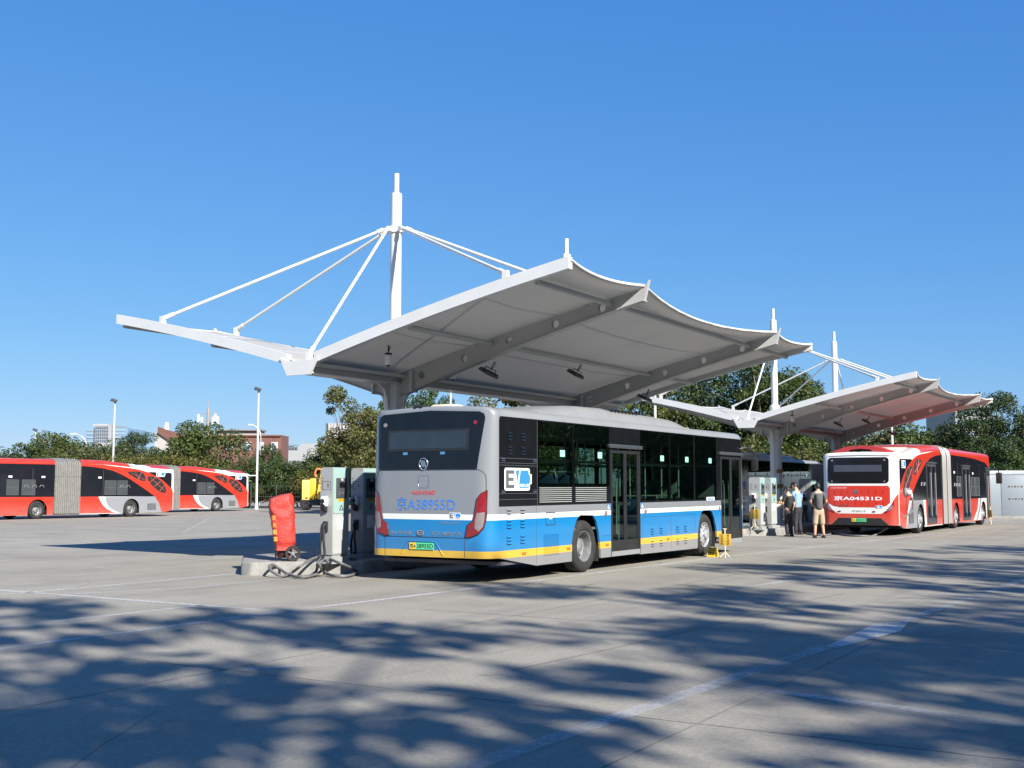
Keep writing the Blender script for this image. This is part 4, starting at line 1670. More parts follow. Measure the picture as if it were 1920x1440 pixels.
        # sliding panes with pale blinds and frames
        for a, b in ((3.75, 4.45), (4.55, 5.35), (9.9, 10.7), (10.9, 11.6), (12.9, 13.7), (13.9, 14.7)):
            if side == 0 and (4.2 < b < 6.3 or 10.7 < b < 12.6):
                continue
            mb = MB()
            for p, q in (((a, 1.3), (a, 2.1)), ((b, 1.3), (b, 2.1)), ((a, 1.3), (b, 1.3)), ((a, 2.1), (b, 2.1)), ((a, 1.7), (b, 1.7))):
                mb.cyl((p[0], yb + ys * 0.006, p[1]), (q[0], yb + ys * 0.006, q[1]), 0.012, n=5)
            fr = mb.build('slider_frame', mat('slider_grey', (0.10, 0.11, 0.12), 0.4), root)
            mb = MB()
            mb.box(a + 0.02, b - 0.02, yb + ys * 0.0052 - 0.001, yb + ys * 0.0052 + 0.001, 1.31, 2.09)
            mb.build('pane', mat('grey_pane', (0.055, 0.062, 0.065), 0.12), fr, smooth=None)
        for x in (3.2, 5.6, 9.3, 11.3, 13.2):
            if side == 0 and x in (5.6, 11.3):
                continue
            mb = MB()
            mb.box(x, x + 0.22, yb + ys * 0.0075 - 0.0015, yb + ys * 0.0075 + 0.0015, 2.22, 2.31)
            mb.build('window_sticker', M_print_white, root, smooth=None)
        mb = MB()
        for x in (5.45, 10.05, 12.2, 14.8):
            mb.box(x, x + 0.02, yb + ys * 0.0055 - 0.001, yb + ys * 0.0055 + 0.001, zt + 0.02, 2.7)
        mb.build('glass_joint', mat('grey_gap', (0.07, 0.075, 0.08), 0.5), root, smooth=None)
        # seat backs and driver rails seen as pale hoops on the glass
        for x in (3.55, 4.0, 9.35, 9.8, 10.3):
            mb = MB()
            mb.tube([(x, yb + ys * 0.0065, 1.70), (x + 0.05, yb + ys * 0.0065, 1.82), (x + 0.2, yb + ys * 0.0065, 1.82), (x + 0.28, yb + ys * 0.0065, 1.72)], 0.011, 5)
            mb.build('grab_hoop', mat('pale_hoop', (0.30, 0.31, 0.31), 0.5), root)
        # engine grille
        mb = MB()
        gx0 = 1.60
        mb.box(gx0, gx0 + 0.62, yb + ys * 0.012 - 0.006, yb + ys * 0.012 + 0.006, 0.40, 0.76)
        for k in range(9):
            mb.box(gx0 + 0.02, gx0 + 0.6, yb + ys * 0.02 - 0.004, yb + ys * 0.02 + 0.004, 0.42 + k * 0.037, 0.437 + k * 0.037, mi=1)
        mb.build('engine_grille', [M_hole, M_busgrey], root, smooth=None)
        if side == 1:
            ev_badge(root, 'ev_badge', lambda u, v, l: (1.62 - u, W + 0.007 + l, 2.36 + v), 0.29)
        else:
            ev_badge(root, 'ev_badge', lambda u, v, l: (0.70 + u, -0.007 - l, 2.30 + v), 0.26)
        # wheels and dark arches
        for xa in (AX_R, AX_M, AX_F):
            make_wheel('convex' if xa == AX_F or side == 0 else 'deep', root, xa, 0.04 if side == 0 else W - 0.04, side == 1)
    # doors on the kerb side
    for x0, x1 in ((4.42, 5.95), (11.0, 12.55), (17.0 - 0.55, 17.3)):
        m = MB()
        xm = (x0 + x1) / 2
        for a, b in ((x0, xm - 0.005), (xm + 0.005, x1)):
            m.prism([(a, 0.30), (b, 0.30), (b, 2.52), (a, 2.52)], 'xz', -0.022, -0.003, [[(a + 0.06, 0.42), (b - 0.06, 0.42), (b - 0.06, 2.42), (a + 0.06, 2.42)]])
        m.box(x0 - 0.05, x1 + 0.05, -0.05, 0.0, 2.53, 2.60)
        d = m.build('door', mat('door_frame_grey', (0.05, 0.053, 0.058), 0.4), root, smooth=None)
        for a, b in ((x0 + 0.05, xm - 0.06), (xm + 0.06, x1 - 0.05)):
            m = MB()
            m.box(a, b, -0.014, -0.010, 0.41, 2.43)
            m.build('pane', M_blackglass, d, smooth=None)
            m = MB()
            m.cyl((b - 0.08, -0.03, 0.6), (b - 0.08, -0.03, 2.2), 0.016, n=6)
            m.build('grab_handle', mat('dull_rail', (0.22, 0.23, 0.23), 0.5), d)
    # white and grey sweeps ahead of the second door
    for pts, mm_, dp in (([(13.2, 0.25), (15.0, 0.25), (15.0, 0.6), (16.3, 0.6), (16.3, zt), (14.5, zt), (14.2, 0.75)], M_buswhite, 0.006), ([(13.75, 0.25), (14.1, 0.25), (14.75, 0.7), (15.1, zt), (14.8, zt), (14.5, 0.75)], M_busgrey, 0.009)):
        q = [(x, z) for x, z in pts]
        for w0, w1 in ((-dp, 0.001), (W - 0.001, W + dp)):
            m = MB()
            m.prism(q if dp > 0.007 else [(13.2, 0.25), (14.98, 0.25), (15.0, 0.46), (15.05, 0.8), (15.2, 0.98), (15.6, 1.07), (16.0, 0.98), (16.15, 0.8), (16.2, 0.46), (16.22, 0.3), (16.4, 0.3), (16.4, zt), (14.5, zt), (14.25, 0.75)], 'xz', w0, w1)
            m.build('sweep_panel', mm_, root, smooth=None)
    # --- bellows: a folded cloth joint
    m = MB()
    n = 14
    rows = []
    for i in range(n * 2 + 1):
        x = BL0 + (BL1 - BL0) * i / (n * 2)
        k = 0.02 if i % 2 == 0 else -0.085
        if i == n:
            k = 0.045
        row = []
        for y, z in [(0, 0.26), (0, 1.2), (0, 2.2), (0, 2.85), (0.05, 3.06), (0.16, 3.18), (0.35, 3.24), (1.0, 3.27), (W - 1.0, 3.27), (W - 0.35, 3.24), (W - 0.16, 3.18), (W - 0.05, 3.06), (W, 2.85), (W, 2.2), (W, 1.2), (W, 0.26)]:
            cy, cz = W / 2, 1.7
            dy, dz = (y - cy), (z - cz)
            l = max(abs(dy) / (W / 2), abs(dz) / 1.57)
            f = 1 + k / 1.2
            row.append((x, cy + dy * f, cz + dz * (1 + k / 1.6)))
        rows.append(row)
    m.grid(rows)
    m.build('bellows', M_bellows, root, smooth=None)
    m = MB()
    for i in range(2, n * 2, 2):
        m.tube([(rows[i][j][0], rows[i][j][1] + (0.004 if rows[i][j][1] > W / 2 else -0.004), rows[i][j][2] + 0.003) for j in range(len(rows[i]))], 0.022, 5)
    m.build('bellows_crest_light', mat('crest_light_tone', (0.27, 0.265, 0.25), 0.5, metal=0.2), root, smooth=60)  # clamps in a paler tone, painting light along the fold crests
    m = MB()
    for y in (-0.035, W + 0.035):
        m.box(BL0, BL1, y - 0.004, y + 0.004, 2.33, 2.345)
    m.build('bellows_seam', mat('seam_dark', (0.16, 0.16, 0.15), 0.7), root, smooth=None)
    # --- underside and floors
    m = MB()
    for xa, xb in ((0.5, AX_R - 0.62), (AX_R + 0.62, BL0), (BL1, AX_M - 0.62), (AX_M + 0.62, AX_F - 0.62), (AX_F + 0.62, 17.3)):
        m.box(xa, xb, 0.06, W - 0.06, 0.26, 0.5)
    m.box(BL0, BL1, 0.3, W - 0.3, 0.3, 0.5)
    for xa in (AX_R, AX_M, AX_F):
        m.box(xa - 0.62, xa + 0.62, 0.42, W - 0.42, 0.3, 1.1)
        m.box(xa - 0.62, xa + 0.62, 0.035, W - 0.035, 1.09, 1.12)
    m.build('underbody', M_hole, root, smooth=None)
    # --- roof gear
    m = MB()
    rows = []
    for x, z, ins in ((1.5, 2.84, 0.40), (1.7, 2.96, 0.36), (2.2, 3.04, 0.34), (2.7, 3.04, 0.34), (3.0, 3.09, 0.34), (4.0, 3.12, 0.36), (4.5, 3.10, 0.40)):
        rows.append([(x, ins, 2.75), (x, ins + 0.03, z - 0.08), (x, ins + 0.15, z), (x, W / 2, z + 0.02), (x, W - ins - 0.15, z), (x, W - ins - 0.03, z - 0.08), (x, W - ins, 2.75)])
    m.grid(rows)
    pod = m.build('roof_unit', M_buswhite, root, smooth=35)
    # hollow rear spoiler
    m = MB()
    outer = [(0.25, 2.80), (0.45, 2.93), (0.8, 3.04), (1.28, 3.07), (1.75, 3.04), (2.1, 2.93), (2.3, 2.80)]
    inner = [(1.75, 2.80), (1.62, 2.93), (1.28, 2.965), (0.93, 2.93), (0.8, 2.80)]
    rows = []
    for x, s, dz in ((0.32, 1.0, 0.0), (0.5, 1.0, 0.015), (1.2, 0.98, 0.01), (2.1, 0.93, -0.02), (2.5, 0.85, -0.10)):
        rows.append([(x, W / 2 + (y - W / 2) * s, z + dz) for y, z in outer])
    m.grid(rows)
    m.prism(outer + inner, 'yz', 0.315, 0.37)
    m.build('rear_spoiler', M_spoiler, root, smooth=35)
    m = MB()
    m.box(0.42, 0.46, 0.82, 1.73, 2.80, 2.95)
    m.build('spoiler_duct', M_hole, root, smooth=None)
    m = MB()
    m.rbox(0.17, 0.30, 1.22, 1.36, 2.80, 2.86, 0.02)
    m.build('rear_camera', M_black, root)
    # --- tail face
    wp_ = end_patch('rear_window', [(y, z) for y, z in rrect(0.27, W - 0.19, 1.77, 2.66, 0.13, 4)], afx, 0.005, M_gloss_black, root, 26, 8)
    end_patch('display', [(0.50, 2.17), (0.50, 2.40), (2.14, 2.40), (2.14, 2.17)], afx, 0.009, mat('faint_display', (0.05, 0.055, 0.075), 0.3), wp_, 12, 3)
    for y in (0.42, 2.2):
        for z in (2.56, 1.84):
            m = MB()
            m.cyl((afx(y, z) - 0.014, y, z), (afx(y, z) + 0.005, y, z), 0.035 if z > 2 else 0.028, n=12)
            m.build('marker_lamp', M_clearlens, wp_)
    end_line('rain_rail', [(0.25, 2.71), (W / 2, 2.735), (W - 0.25, 2.71)], afx, 0.006, 0.012, M_busgrey, root)
    rp = end_patch('hatch_panel', [(0.235, 1.60), (0.30, 1.69), (W - 0.25, 1.69), (W - 0.185, 1.60), (W - 0.19, 1.12), (W - 0.36, 1.02), (W - 0.6, 0.96), (0.6, 0.96), (0.36, 1.02), (0.24, 1.12)], afx, 0.006, M_red, root, 28, 8)
    m = MB()
    for i in range(8):
        y = 0.45 + i * 0.235
        for z0, z1 in ((1.40, 1.54), (1.03, 1.16)):
            x = afx(y, z0)
            m.box(x - 0.014, x - 0.004, y - 0.008, y + 0.008, z0, z1)
    m.build('hatch_crease', M_red, rp, smooth=None)
    # wrapped red lower corners and bumper
    bump_o = [(0.02, 1.42), (0.10, 1.28), (0.24, 1.00), (0.42, 0.80), (0.62, 0.735), (W - 0.62, 0.735), (W - 0.42, 0.80), (W - 0.24, 1.00), (W - 0.10, 1.28), (W - 0.02, 1.42), (W - 0.01, 0.362), (W - 0.30, 0.362), (W - 0.52, 0.60), (0.52, 0.60), (0.30, 0.362), (0.01, 0.362)]
    # split in three so that every piece is simple up and down
    end_patch('bumper_corner', [(0.004, 1.44), (0.10, 1.28), (0.24, 1.00), (0.42, 0.80), (0.56, 0.745), (0.56, 0.60), (0.30, 0.364), (0.004, 0.364)], afx, 0.006, M_red, root, 20, 10)
    end_patch('bumper_corner', [(W - 0.004, 1.44), (W - 0.10, 1.28), (W - 0.24, 1.00), (W - 0.42, 0.80), (W - 0.56, 0.745), (W - 0.56, 0.60), (W - 0.30, 0.364), (W - 0.004, 0.364)], afx, 0.006, M_red, root, 20, 10)
    end_patch('bumper', [(0.555, 0.745), (0.555, 0.60), (W - 0.555, 0.60), (W - 0.555, 0.745)], afx, 0.006, M_red, root, 10, 3)
    end_patch('tow_recess', [(0.30, 0.362), (0.56, 0.597), (W - 0.56, 0.597), (W - 0.30, 0.362)], afx, 0.004, M_black, root, 12, 4)
    for s in (0, 1):
        yy = lambda q: W - q if s else q
        tl = end_patch('tail_light', [(yy(a), b) for a, b in ((0.10, 1.22), (0.20, 1.05), (0.36, 0.86), (0.46, 0.80), (0.40, 0.76), (0.22, 0.86), (0.12, 1.0))], afx, 0.014, M_redlens, root, 14, 4)
        end_patch('indicator_lens', [(yy(a), b) for a, b in ((0.16, 1.05), (0.26, 0.94), (0.36, 0.83), (0.24, 0.87), (0.17, 0.95))], afx, 0.02, M_clearlens, tl, 8, 3)
    end_text('number', '京A04531D', 2.14, 1.19, 1.64, 0.15, afx, 0.009, M_print_white, root, 0.018)
    end_text('lettering', '北京公共交通集团', 2.16, 0.99, 0.5, 0.05, afx, 0.009, M_print_grey, root, 0.01)
    end_text('lettering', '4738115', 1.52, 0.80, 0.46, 0.06, afx, 0.008, M_busgrey, root, 0.004)
    end_text('lettering', '让出公交优先道', 2.25, 1.60, 0.55, 0.035, afx, 0.009, M_print_white, root, 0.0)
    ev_badge(root, 'ev_badge', lambda u, v, l: (afx(0.72 - u, 0.93 + v) - 0.009 - l, 0.72 - u, 0.93 + v), 0.10)
    m = MB()
    bx_ = afx(1.38, 1.49)
    for k in range(5):
        a = 2 * PI * k / 5 + PI / 2
        o = [(0.03 * math.cos(a - 0.5), 0.03 * math.sin(a - 0.5)), (0.085 * math.cos(a - 0.35), 0.085 * math.sin(a - 0.35)), (0.085 * math.cos(a + 0.35), 0.085 * math.sin(a + 0.35)), (0.03 * math.cos(a + 0.5), 0.03 * math.sin(a + 0.5))]
        m.prism([(1.38 + p, 1.49 + q) for p, q in o], 'yz', bx_ - 0.02, bx_ - 0.008)
    m.build('badge', M_chrome, root)
    for y in (0.78, 1.95):
        m = MB()
        m.rbox(afx(y, 0.82) - 0.02, afx(y, 0.82), y - 0.05, y + 0.05, 0.80, 0.835, 0.006)
        m.build('plate_lamp', M_black, root)
    pb = end_patch('number_plate', [(1.04, 0.475), (1.04, 0.585), (1.40, 0.585), (1.40, 0.475)], afx, 0.02, M_plate_green, root, 4, 2)
    end_patch('plate_field', [(1.40, 0.475), (1.40, 0.585), (1.54, 0.585), (1.54, 0.475)], afx, 0.02, M_plate_yellow, pb, 3, 2)
    end_text('plate_letters', '京A', 1.53, 0.495, 0.115, 0.07, afx, 0.024, M_print_black, pb, 0.004)
    end_text('plate_letters', '04531D', 1.38, 0.495, 0.32, 0.07, afx, 0.024, M_print_black, pb, 0.006)
    # --- nose
    end_patch('windscreen', [(0.06, 1.15), (0.06, 2.5), (0.3, 2.75), (W / 2, 2.85), (W - 0.3, 2.75), (W - 0.06, 2.5), (W - 0.06, 1.15)], ffx, 0.004, M_blackglass, root, 24, 12, mirror=AL)
    for y in (0.35, W - 0.35):
        end_patch('headlight', [(y - 0.2, 0.62), (y - 0.2, 0.85), (y + 0.2, 0.85), (y + 0.2, 0.62)], ffx, 0.01, M_clearlens, root, 6, 3, mirror=AL)
    for s, y0 in ((-1, 0.0), (1, W)):
        m = MB()
        m.tube(catmull([(17.5, y0, 2.45), (17.9, y0 + s * 0.15, 2.55), (18.2, y0 + s * 0.24, 2.5), (18.3, y0 + s * 0.26, 2.3)], 5), 0.025, 8)
        m.rbox(18.22, 18.36, y0 + s * 0.26 - 0.13, y0 + s * 0.26 + 0.13, 1.85, 2.36, 0.035)
        m.build('mirror', M_black, root)
    return root


artic = make_artic_bus()
rw = gpix(1728, 1000)
yawR = 0.56
dR = Vector((math.sin(yawR), math.cos(yawR)))
pR = Vector((rw.x, rw.y)) - dR * AX_R
artic.location = (pR.x, pR.y, gz(pR.y))
artic.rotation_euler = (R(-0.0), 0, PI / 2 - yawR)
# the yard falls away gently, so the bus is pitched with it
artic.rotation_euler = (0, 0.004 * math.cos(yawR), PI / 2 - yawR)
tag(artic, 'red and white articulated bus seen from behind beside the three people', 'bus', 'red articulated buses')


def place_left(u, v, label):
    """tail axle contact of a bus that faces the other way, its left flank towards the camera"""
    p = gpix(u, v)
    k = 1.03
    p = Vector((p.x * k, p.y * k))
    d = -AX                                   # heading
    left = Vector((-d.y, d.x))
    o = p - d * AX_R - left * (BW - 0.04)
    c = copy_tree(artic)
    c.location = (o.x, o.y, gz(o.y))
    c.rotation_euler = (0, -0.004 * AX.y, math.atan2(d.y, d.x))
    return tag(c, label)


place_left(245, 970.5, 'red articulated bus with grey bellows, standing ahead of its twin in the row')
place_left(406, 960, 'red articulated bus whose front half hides behind the other red bus')

# ------------------------------------------------------------------ chargers
M_chg_grey = mat('charger_grey', (0.30, 0.315, 0.305), 0.45, var=0.08)
M_chg_teal = mat('charger_teal', (0.27, 0.40, 0.37), 0.4, var=0.06)
M_chg_dark = mat('charger_screen_panel', (0.06, 0.063, 0.07), 0.3, var=0.15)
M_chg_pale = mat('charger_lower', (0.37, 0.385, 0.375), 0.45, var=0.08)


def make_charger():
    r = empty('charging_post')
    X, Y, H = 0.47, 0.30, 1.66
    m = MB()
    # outline seen from the side, rounded at the top corners, in the y z plane
    out = [(-Y / 2, 0.04), (Y / 2, 0.04)] + [(Y / 2 - 0.07 + 0.07 * math.cos(t), H - 0.07 + 0.07 * math.sin(t)) for t in (0, 0.4, 0.8, 1.2, PI / 2)] + [(-Y / 2 + 0.03 - 0.03 * math.sin(t), H - 0.03 + 0.03 * math.cos(t)) for t in (0, 0.5, 1.0, PI / 2)]
    m.prism(out, 'yz', -X / 2, X / 2)
    m.box(-X / 2 + 0.02, X / 2 - 0.02, -Y / 2 + 0.02, Y / 2 - 0.02, 0.0, 0.04)
    m.box(-X / 2 - 0.08, X / 2 + 0.08, -Y / 2 - 0.06, Y / 2 + 0.06, -0.12, -0.001)
    m.build('cabinet', M_chg_grey, r, smooth=30)
    yf = -Y / 2
    m = MB()
    m.prism(rrect(-X / 2 + 0.012, X / 2 - 0.012, 0.80, H - 0.012, 0.03, 4), 'xz', yf - 0.012, yf + 0.002)
    m.build('teal_front', M_chg_teal, r, smooth=30)
    m = MB()
    m.prism(rrect(-X / 2 + 0.012, X / 2 - 0.012, 0.06, 0.792, 0.02, 4), 'xz', yf - 0.010, yf + 0.002)
    m.build('lower_front', M_chg_pale, r, smooth=30)
    m = MB()
    m.rbox(-0.16, 0.15, yf - 0.022, yf - 0.010, 1.08, 1.46, 0.006)
    p = m.build('control_panel', M_chg_dark, r)
    m = MB()
    m.box(-0.07, 0.09, yf - 0.026, yf - 0.0215, 1.28, 1.38)
    m.build('screen', M_gloss_black, p, smooth=None)
    m = MB()
    m.cyl((-0.0, yf - 0.032, 1.43), (0.0, yf - 0.020, 1.43), 0.022, n=12)
    m.build('status_lamp', M_print_white, p)
    m = MB()
    m.prism(rrect(-0.11, -0.05, 1.14, 1.21, 0.008, 2), 'xz', yf - 0.026, yf - 0.021, [rrect(-0.10, -0.06, 1.15, 1.20, 0.005, 2)])
    m.cyl((0.02, yf - 0.034, 1.18), (0.02, yf - 0.021, 1.18), 0.02, n=10)
    m.build('card_reader', M_steel, p)
    m = MB()
    m.box(-0.11, 0.11, yf - 0.0145, yf - 0.0115, 1.02, 1.075)
    q = m.build('warning_label', M_yellow, r, smooth=None)
    lettering('warning_text', '危险勿触', 0.18, 0.035, lambda u, v: (-0.09 + u, yf - 0.016, 1.03 + v), M_print_black, q)
    m = MB()
    m.prism([(-0.06, 0.86), (0.06, 0.86), (0.0, 0.97)], 'xz', yf - 0.015, yf - 0.0115, [[(-0.035, 0.873), (0.035, 0.873), (0.0, 0.94)]])
    m.build('hazard_triangle', M_print_black, r, smooth=None)
    m = MB()
    m.rbox(-0.11, 0.09, yf - 0.016, yf - 0.0105, 0.50, 0.74, 0.004)
    m.build('notice', M_print_white, r)
    # gun holders on the end face
    xe = -X / 2
    m = MB()
    m.rbox(xe - 0.10, xe + 0.005, -0.05, 0.07, 0.93, 1.12, 0.03)
    h = m.build('gun_holder', M_white, r)
    m = MB()
    m.cyl((xe - 0.115, 0.01, 1.03), (xe - 0.06, 0.01, 1.03), 0.045, n=14)
    m.prism([(xe - 0.02, 0.92), (xe - 0.13, 0.98), (xe - 0.10, 0.88), (xe - 0.02, 0.82)], 'xz', -0.04, 0.05)
    m.build('gun_socket', M_black, h)
    m = MB()
    m.rbox(xe - 0.05, xe + 0.004, -0.05, 0.05, 0.46, 0.66, 0.015)
    m.tube([(xe - 0.03, 0, 0.62), (xe - 0.09, 0.0, 0.56), (xe - 0.07, 0, 0.48)], 0.03, 8)
    m.build('cable_outlet', M_black, r)
    m = MB()
    m.prism(rrect(-0.10, 0.09, 1.24, 1.40, 0.004, 1), 'yz', xe - 0.003, xe + 0.001, [rrect(-0.094, 0.084, 1.246, 1.394, 0.003, 1)])
    for k in range(5):
        m.box(xe - 0.003, xe + 0.001, 0.085, 0.12, 1.25 + k * 0.05, 1.265 + k * 0.05)
    m.box(xe - 0.003, xe + 0.001, -0.05, -0.02, 1.29, 1.36)
    m.build('side_marking', M_print_grey, r, smooth=None)
    # cables hang from the outlet
    m = MB()
    m.tube(catmull([(xe - 0.07, 0.0, 0.50), (xe - 0.10, 0.05, 0.25), (xe - 0.06, 0.08, 0.04), (xe - 0.14, 0.02, 0.03)], 6), 0.024, 8)
    m.tube(catmull([(xe - 0.07, -0.01, 0.50), (xe - 0.11, -0.04, 0.3), (xe - 0.1, -0.06, 0.06), (xe - 0.2, -0.1, 0.03)], 6), 0.024, 8)
    m.build('cable', M_cable_black, r)
    return r


charger = make_charger()
on_lot(charger, 0.72, -3.90, 0.32)
tag(charger, 'grey charging post with sunlit teal front and dark control panel behind the cable coil', 'charger', 'charging posts on the islands')
o = dup(charger, lot(1.80, -4.05, 0.32), LOT_ROT, 'shaded grey charging post between the teal post and the blue bus')
m = MB()          # a charging gun laid across that post's holder
m.tube(catmull([(-0.37, 0.02, 0.95), (-0.42, 0.02, 1.0), (-0.36, 0.02, 1.08), (-0.3, 0.0, 1.12)], 5), 0.03, 8)
m.build('charging_gun', M_chg_grey, o)
RZ2 = PI / 2 - YAW2
o = dup(charger, lot2(-4.95, 1.05, 0.32), RZ2, 'pale charging post with teal strip behind the yellow notice, left of the taped column')
o.scale = (1.0, 1.3, 1.0)
o = dup(charger, lot2(-3.7, 1.0, 0.32), RZ2, 'pale charging post close beside the taped column')
o.scale = (1.2, 1.3, 1.0)
o = dup(charger, lot2(1.4, 0.75, 0.32), RZ2, 'pale charging post half hidden by the man in the black cap')
o.scale = (1.3, 1.6, 1.0)

# transformer cabinet near the people
m = empty('power_cabinet', lot2(2.6, 1.15, 0.22), RZ2, 'tall dark grey power cabinet with louvred door behind the people', 'cabinet')
cabm = MB()
cabm.rbox(-0.55, 0.55, -0.45, 0.45, 0.06, 2.32, 0.02)
cabm.box(-0.5, 0.5, -0.4, 0.4, 0.0, 0.06)
cabm.build('housing', mat('cabinet_grey', (0.16, 0.165, 0.175), 0.5, var=0.1), m)
cabm = MB()
cabm.rbox(-0.58, 0.58, -0.48, 0.48, 2.32, 2.37, 0.015)
cabm.build('lid', mat('cabinet_lid', (0.4, 0.41, 0.42), 0.5), m)
for dx in (-0.26, 0.26):
    cabm = MB()
    cabm.box(dx - 0.24, dx + 0.24, -0.465, -0.449, 0.15, 2.25)
    for k in range(6):
        cabm.box(dx - 0.16, dx + 0.16, -0.475, -0.464, 1.75 + k * 0.06, 1.775 + k * 0.06)
    cabm.build('door', mat('cabinet_door', (0.13, 0.135, 0.15), 0.5), m, smooth=None)
cabm = MB()
cabm.box(-0.565, -0.549, -0.35, 0.35, 0.15, 2.2)
for k in range(3):
    cabm.box(-0.572, -0.564, -0.22, 0.22, 1.9 + k * 0.12, 1.93 + k * 0.12)
cabm.build('side_door', mat('cabinet_door', (0.13, 0.135, 0.15), 0.5), m, smooth=None)


# ------------------------------------------------------------------ covered extinguisher trolley
def cloth_red():
    m, nt, N, L, b = nodes_of('red_vinyl_cover')
    f = noise(nt, 5, 5)
    L.new(ramp(nt, f, [(0.3, (0.38, 0.028, 0.018)), (0.7, (0.48, 0.04, 0.028))]), b.inputs['Base Color'])
    b.inputs['Roughness'].default_value = 0.55
    bump(nt, b, noise(nt, 14, 5, rough=0.7), 0.7, 0.03)
    return m


cart = empty('extinguisher_trolley', lot(0.22, -4.70, 0.238), R(14), 'wheeled extinguisher under a wrinkled red cover on the island', 'fire extinguisher')
rnd = random.Random(4)
rows = []
NH, NA = 26, 30
for i in range(NH + 1):
    t = i / NH
    z = 0.20 + 1.0 * t
    wx = 0.19 + 0.045 * t
    wy = 0.20 + 0.055 * t
    if t > 0.78:
        k = (t - 0.78) / 0.22
        wx *= 1 - 0.16 * k ** 2.2
        wy *= 1 - 0.10 * k ** 3
    if t < 0.16:
        wx *= 0.86 + 0.14 * abs(t - 0.08) / 0.08
        wy *= 0.86 + 0.14 * abs(t - 0.08) / 0.08
    row = []
    for j in range(NA):
        a = 2 * PI * j / NA
        ca, sa = math.cos(a), math.sin(a)
        e = 0.42
        x = wx * math.copysign(abs(ca) ** e, ca)
        y = wy * math.copysign(abs(sa) ** e, sa)
        wr = 0.012 * math.sin(5 * a + 7 * t + 2 * math.sin(9 * t)) + 0.010 * math.sin(23 * t + 3 * math.sin(2 * a)) * (1 if t > 0.6 else 0.4)
        x *= 1 + wr / 0.2 * 0.8
        y *= 1 + wr / 0.2 * 0.8
        row.append((x - 0.02 - 0.10 * t + 0.05, y + 0.06 * t * t, z + 0.055 * (x / wx) * t ** 4 + 0.008 * math.sin(3 * a) * t ** 6))
    row.append(row[0])
    rows.append(row)
m = MB()
m.grid(rows)
top = rows[-1][:-1]
cx = sum(p[0] for p in top) / NA
cy_ = sum(p[1] for p in top) / NA
n0 = len(m.v)
m.add([(cx, cy_, 1.235)] + top, [(0, i + 1, (i + 1) % NA + 1) for i in range(NA)])
cover = m.build('cover', cloth_red(), cart, smooth=70)
m = MB()
for i, ch in enumerate('灭火器罩'):
    vs, fs = text_shape(ch, 0.075, 0.085, 0.008)
    m.add([(-0.19 + u - 0.08 * ((0.66 - i * 0.145 + v) - 0.2), -0.235 - 0.045 * ((0.66 - i * 0.145 + v) - 0.2), 0.76 - i * 0.13 + v) for u, v in vs], fs)
m.build('cover_lettering', mat('yellow_print', (0.62, 0.36, 0.05), 0.5), cover, smooth=None, recalc=False)
for sy in (0.22, -0.22):
    m = MB()
    ring = [(0.14 * math.cos(2 * PI * k / 24), 0.14 * math.sin(2 * PI * k / 24)) for k in range(24)]
    m.lathe([(0.095, -0.022), (0.135, -0.026), (0.145, -0.012), (0.145, 0.012), (0.135, 0.026), (0.095, 0.022), (0.095, -0.022)], 26, Matrix.Translation((0.16, sy, 0.145)))
    w = m.build('wheel', M_rubber, cart)
    m = MB()
    for k in range(5):
        a = 2 * PI * k / 5 + 0.3
        m.cyl((0.16, sy, 0.145), (0.16 + 0.1 * math.cos(a), sy, 0.145 + 0.1 * math.sin(a)), 0.018, 0.013, n=6)
    m.cyl((0.16, sy - 0.03, 0.145), (0.16, sy + 0.03, 0.145), 0.03, n=10)
    m.build('spoke', M_rimgrey, w)
m = MB()
m.cyl((0.16, -0.22, 0.145), (0.16, 0.22, 0.145), 0.014, n=8)
m.tube([(-0.14, -0.15, 0.0), (-0.14, -0.15, 0.2), (0.12, -0.15, 0.2)], 0.012, 6)
m.tube([(-0.14, 0.15, 0.0), (-0.14, 0.15, 0.2), (0.12, 0.15, 0.2)], 0.012, 6)
m.build('frame', M_black, cart)
m = MB()
m.lathe([(0.0, 0.05), (0.10, 0.06), (0.125, 0.10), (0.125, 0.24), (0.1, 0.3), (0, 0.3)], 20, Matrix.Rotation(PI / 2, 4, 'X'))
m.build('cylinder', mat('extinguisher_dark', (0.05, 0.012, 0.012), 0.5), cart)


# ------------------------------------------------------------------ cables on the ground
def ribbed_cable(name, pix, r, material, label, cat='cable', group=None, ribs=True):
    pts = [gpix(u, v, dz) for u, v, dz in pix]
    c = catmull(pts, 8)
    ln = [0.0]
    for p, q in zip(c[:-1], c[1:]):
        ln.append(ln[-1] + (q - p).length)
    out, rad = [], []
    step = 0.022 if ribs else 0.05
    n = int(ln[-1] / step)
    j = 0
    for i in range(n + 1):
        s = ln[-1] * i / n
        while j < len(ln) - 2 and ln[j + 1] < s:
            j += 1
        t = (s - ln[j]) / max(1e-6, ln[j + 1] - ln[j])
        out.append(c[j].lerp(c[j + 1], min(1, t)))
        rad.append(r * (1.0 if (i % 2 == 0 or not ribs) else 0.84))
    m = MB()
    m.tube(out, rad, 9)
    o = m.build(name, material, None, smooth=60)
    return tag(o, label, cat, group)


